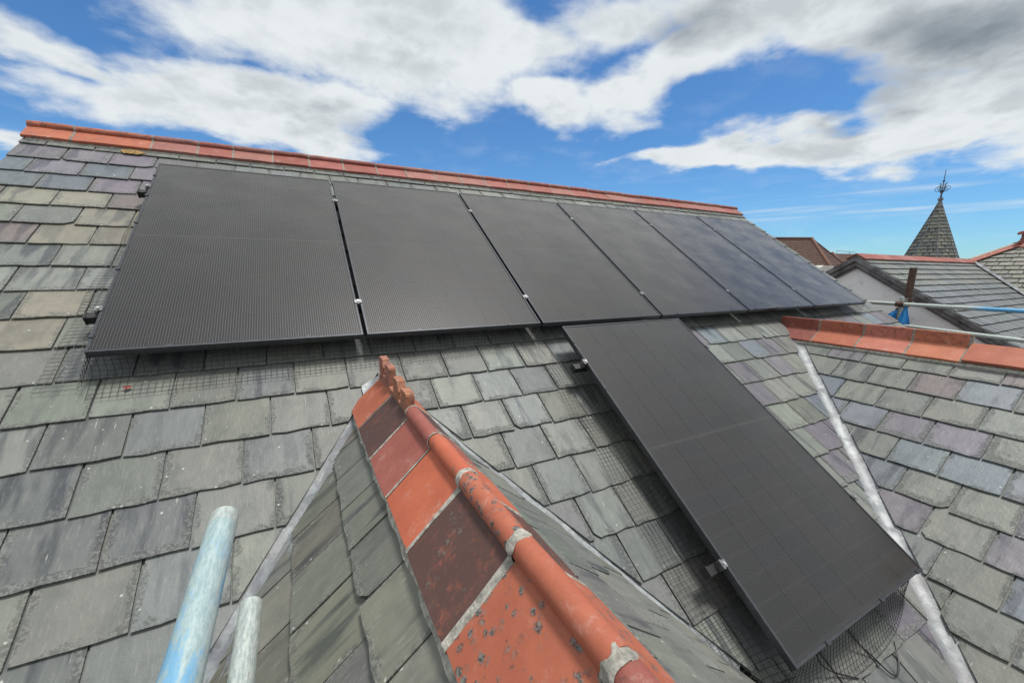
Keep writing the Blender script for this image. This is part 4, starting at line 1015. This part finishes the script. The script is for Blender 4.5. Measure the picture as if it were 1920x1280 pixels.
# ================================================================== SPIRE
SPZ = 20.0
ap = at_depth((1761, 377), SPZ); bs = at_depth((1746, 482), SPZ)
spx, spy = (ap.x + bs.x) / 2, (ap.y + bs.y) / 2; AZ = ap.z; BZ = bs.z - 1.3
kr = 0.97 / (AZ - bs.z); HT = AZ - BZ; BR = kr * HT
sp = thing('turret_spire', 'octagonal slate spire with a wrought iron finial behind the neighbouring roof', 'spire', (spx, spy, GZ)); inv = Matrix.Translation(-sp.location)
ang0 = math.atan2(CAM.y - spy, CAM.x - spx) + rad(12)
def rg(r, z): return [(spx + r * math.cos(ang0 + k * math.pi / 4), spy + r * math.sin(ang0 + k * math.pi / 4), z) for k in range(8)]
mb = MB(); vs = rg(BR * .975, BZ) + rg(.04, AZ - .05); mb.add(vs, [[k, (k + 1) % 8, 8 + (k + 1) % 8, 8 + k] for k in range(8)] + [list(range(8))]); core = part('spire_core', mb, 'felt', sp)
mb = MB(); mb.add(rg(BR * .86, GZ) + rg(BR * .86, BZ + .02), [[k, (k + 1) % 8, 8 + (k + 1) % 8, 8 + k] for k in range(8)]); part('turret_wall', mb, 'brick', sp)
restv = []
nc = int(HT / .165)
for r in range(nc):
    z0_ = BZ + HT * r / nc; z1_ = BZ + HT * (r + 1.12) / nc
    if z1_ > AZ - .12: break
    for f in range(8):
        am = ang0 + (f + .5) * math.pi / 4
        tocam = Vector((CAM.x - spx, CAM.y - spy)).normalized(); face = Vector((math.cos(am), math.sin(am))).dot(tocam)
        if face < -.2: continue
        R0, R1 = BR * (AZ - z0_) / HT, BR * (AZ - z1_) / HT
        wface = 2 * R0 * math.sin(math.pi / 8); cnt = max(1, round(wface / .27))
        off_ = .5 if r % 2 and cnt > 1 else 0
        cuts = sorted(set([0.0, 1.0] + [(i + off_) / cnt for i in range(cnt + 1) if 0 < (i + off_) / cnt < 1]))
        c0, c1 = ang0 + f * math.pi / 4, ang0 + (f + 1) * math.pi / 4
        A = Vector((spx + R0 * math.cos(c0), spy + R0 * math.sin(c0), z0_)); B = Vector((spx + R0 * math.cos(c1), spy + R0 * math.sin(c1), z0_))
        Cc = Vector((spx + R1 * math.cos(c0), spy + R1 * math.sin(c0), z1_)); Dd = Vector((spx + R1 * math.cos(c1), spy + R1 * math.sin(c1), z1_))
        nrm = (B - A).cross(Cc - A).normalized()
        if nrm.x * math.cos(am) + nrm.y * math.sin(am) < 0: nrm = -nrm
        for s0, s1 in zip(cuts[:-1], cuts[1:]):
            g_ = .012 / max(.2, wface); a, b, c, d = A.lerp(B, s0 + g_), A.lerp(B, s1 - g_), Cc.lerp(Dd, s1 - g_), Cc.lerp(Dd, s0 + g_)
            lift = .040 + jit(.008)
            q = [a + nrm * lift, b + nrm * lift, c + nrm * .004, d + nrm * .004]; q2 = [v - nrm * .014 for v in q]
            mb = MB().add(q + q2, [(0, 1, 2, 3), (0, 4, 5, 1), (1, 5, 6, 2), (3, 7, 4, 0), (2, 6, 7, 3)])
            me = mb.mesh('slate', 'slate'); ww = (b - a).length; hh = (d - a).length
            set_sl(me, [(-ww / 2, 0), (ww / 2, 0), (ww / 2, hh), (-ww / 2, hh)] * 2, [random.random()] * 8)
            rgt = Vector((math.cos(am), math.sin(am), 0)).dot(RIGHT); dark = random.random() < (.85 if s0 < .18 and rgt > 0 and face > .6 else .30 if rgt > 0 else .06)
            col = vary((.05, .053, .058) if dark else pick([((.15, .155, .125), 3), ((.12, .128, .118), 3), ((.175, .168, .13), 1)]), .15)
            restv.append((face, me, (*col, random.uniform(.7, 1.3))))
restv.sort(key=lambda t: -t[0])
for face, me, c in restv: link('slate', me, core, None, c)
for k in range(8):         # dark lead hips
    a, b = rg(BR + .03, BZ)[k], rg(.05, AZ - .1)[k]
    part('hip_roll', MB().tube([a, b], .022, 6), 'board', sp, True)
mb = MB().tube([(spx, spy, AZ - .28), (spx, spy, AZ - .02), (spx, spy, AZ), (spx, spy, AZ + .10)], [.14, .06, .11, .10], 10); part('lead_cap', mb, 'board', sp, True)
FT = at_depth((1774, 318), SPZ); fdir = Vector((FT.x - spx, FT.y - spy, FT.z - AZ))
fb = Vector((spx, spy, AZ)); finp = fb + fdir
mb = MB().tube([fb, fb + fdir * .35, finp], [.032, .026, .012], 8); f_ = part('finial_rod', mb, 'iron', sp, True)
for tt in (.12, .30, .62): link('knop', MB().tube([fb + fdir * (tt - .02), fb + fdir * tt, fb + fdir * (tt + .02)], [.02, .055, .02], 8).mesh('knop', 'iron', True), f_)
for k in range(4):
    aa = ang0 + rad(45) + k * math.pi / 2; dd_ = Vector((math.cos(aa), math.sin(aa), 0)); c0_ = fb + fdir * .38
    pts = []
    for i in range(26):
        t = i / 25; th = rad(-120 + 360 * t); rr = .17 * (1 - .55 * t)
        pts.append(c0_ + dd_ * (.17 + rr * math.cos(th)) + Vector((0, 0, rr * .8 * math.sin(th))))
    link('scroll', MB().tube([fb + fdir * .16] + pts, .011, 5).mesh('scroll', 'iron', True), f_)
    up = [c0_ + dd_ * x_ + Vector((0, 0, z_)) for x_, z_ in ((.05, -.15), (.13, 0), (.10, .16), (.17, .26))]
    link('scroll', MB().tube(up, .012, 5).mesh('scroll', 'iron', True), f_)

# ================================================================== BROWN TILED HOUSES BEHIND
def tiled_slope(mb, a, b, c, d, courses, step=.035):
    """a,b eaves; c,d ridge (a-d and b-c are the sides); stepped courses"""
    a, b, c, d = map(Vector, (a, b, c, d)); n = (b - a).cross(d - a).normalized()
    if n.z < 0: n = -n
    for i in range(courses):
        t0, t1 = i / courses, (i + 1) / courses
        p = [a.lerp(d, t0), b.lerp(c, t0), b.lerp(c, t1), a.lerp(d, t1)]
        q = [p[0] + n * step, p[1] + n * step, p[2] + n * .002, p[3] + n * .002]
        mb.add(q + p, [(0, 1, 2, 3), (0, 4, 5, 1), (1, 5, 6, 2), (0, 3, 7, 4)])
def brown_house(label, top, ridge_back, hip_px_len, right_dir, drop, nm='brown_house'):
    pass
bt = at_depth((1521, 448), 30.0)
bh = thing('brown_house', 'hip-roofed house with brown clay tiles behind the right verge', 'house', (bt.x, bt.y + 4, GZ)); 
Lr = -RIGHT; Lr = Vector((Lr.x, Lr.y, 0)).normalized(); Fw = Vector((FWD.x, FWD.y, 0)).normalized()
drop = 3.2; base_z = bt.z - drop
bR = at_depth((1566, 474), 30.0); slope_r = (bt.z - bR.z) / ((bR - bt).dot(-Lr)); run_r = drop / slope_r
ridge_e = bt + Lr * 6.0
hipf = bt - Fw * 2.8; hipf.z = base_z
cR = bt - Lr * run_r + Fw * 1.2; cR.z = base_z
cF = bt - Fw * 2.9 - Lr * .35; cF.z = base_z
cL = ridge_e - Fw * 2.9; cL.z = base_z
mb = MB(); tiled_slope(mb, cL, cF, bt, ridge_e, 22); part('left_roof_slope', mb, 'browntile', bh)
mb = MB(); tiled_slope(mb, cF, cR, bt, bt, 22); part('right_roof_slope', mb, 'browntile', bh)
part('hip_cap', MB().tube([cF + Vector((0, 0, .05)), bt + Vector((0, 0, .05))], .13, 8), 'browncap', bh, True)
part('ridge_cap', MB().tube([bt + Vector((0, 0, .03)), ridge_e + Vector((0, 0, .03))], .10, 8), 'browntile', bh, True)
part('verge_cap', MB().tube([bt + Vector((0, 0, .03)), cR + Vector((0, 0, .03))], .07, 8), 'browntile', bh, True)
mb = MB(); mb.prism([(cL + Fw * .3), (cF + Fw * .3), (cR + Lr * .5), (ridge_e + Fw * 2.5)], lambda q: (q[0], q[1], GZ), lambda q: (q[0], q[1], base_z + .1)); part('wall', mb, 'render2', bh)
# lower house to its right
l0 = at_depth((1560, 475), 33.0); l1 = at_depth((1640, 477), 33.0)
lh = thing('brown_house', 'lower brown tiled roof with a thin rail on its ridge, left of the white gable', 'house', ((l0.x + l1.x) / 2, (l0.y + l1.y) / 2 + 2, GZ))
e0_ = l0 - Fw * 3.0; e1_ = l1 - Fw * 3.0; e0_.z = e1_.z = l0.z - 2.2
mb = MB(); tiled_slope(mb, e0_, e1_, l1, l0, 13); part('roof_slope', mb, 'browntile', lh)
part('verge_cap', MB().tube([e0_ + Vector((0, 0, .06)), l0 + Vector((0, 0, .06))], .10, 8), 'browncap', lh, True)
r0, r1 = at_depth((1568, 474), 33.0), at_depth((1604, 476), 33.0)
part('roof_rail', MB().tube([r0, r0 + Vector((0, 0, .16)), at_depth((1604, 473), 33.0)], .018, 5).tube([at_depth((1593, 476), 33.0), at_depth((1593, 473), 33.0)], .018, 5), 'iron', lh)
mb = MB(); mb.prism([e0_ + Fw * .2, e1_ + Fw * .2, l1 + Fw * 2.5, l0 + Fw * 2.5], lambda q: (q[0], q[1], GZ), lambda q: (q[0], q[1], e0_.z + .05)); part('wall', mb, 'render2', lh)
# white dormer cheek low in front of the brown roof
wd = at_depth((1551, 503), 27.0); o = thing('white_dormer', 'small white dormer peeping over the verge below the brown roof', 'dormer', (wd.x, wd.y, GZ))
mb = MB(); mb.prism([(-.42, -7 - wd.z + 0), (-.42, .05), (-.25, .20), (.42, .17), (.42, -7 - wd.z)], lambda q: wd + Lr * -q[0] + Vector((0, 0, q[1])), lambda q: wd + Lr * -q[0] + Vector((0, 0, q[1])) + Fw * 1.5); part('cheek', mb, 'render2', o)

# ================================================================== SMALL THINGS ON THE ROOF
def patch(name, label, cat, plane, cx, cy, rx, ry, mat, h=.006, seed=0):
    mb = MB(); n = 26; vs = [plane.at(cx, cy, h * 1.4 + .004)]
    for r_ in (.5, 1.0):
        for k in range(n):
            a = 2 * math.pi * k / n; q = 1 + .45 * noise.noise(Vector((math.cos(a) * 1.7, math.sin(a) * 1.7, seed + r_)))
            vs.append(plane.at(cx + rx * r_ * q * math.cos(a), cy + ry * r_ * q * math.sin(a), (h if r_ < 1 else .001) + .004 + .003 * random.random()))
    fs = [[0, 1 + k, 1 + (k + 1) % n] for k in range(n)] + [[1 + k, 1 + n + k, 1 + n + (k + 1) % n, 1 + (k + 1) % n] for k in range(n)]
    mb.add(vs, fs); return tag(link(name, mb.mesh(name, mat)), label, cat)
def on_main(px):
    p = hit(px, MAIN.ez, MAIN.ez.dot(MAIN.o)); return MAIN.to2(p)
lx, ly = on_main((247, 286)); patch('lichen_patch', 'orange lichen patch on the slates below the main ridge', 'lichen', MAIN, lx, ly, .070, .045, 'lichen', .006, 3)
lx, ly = on_main((240, 727)); patch('dead_leaf', 'small red scrap lying under the mesh below the leftmost panel', 'leaf', MAIN, lx, ly, .017, .010, 'debris', .004, 5)
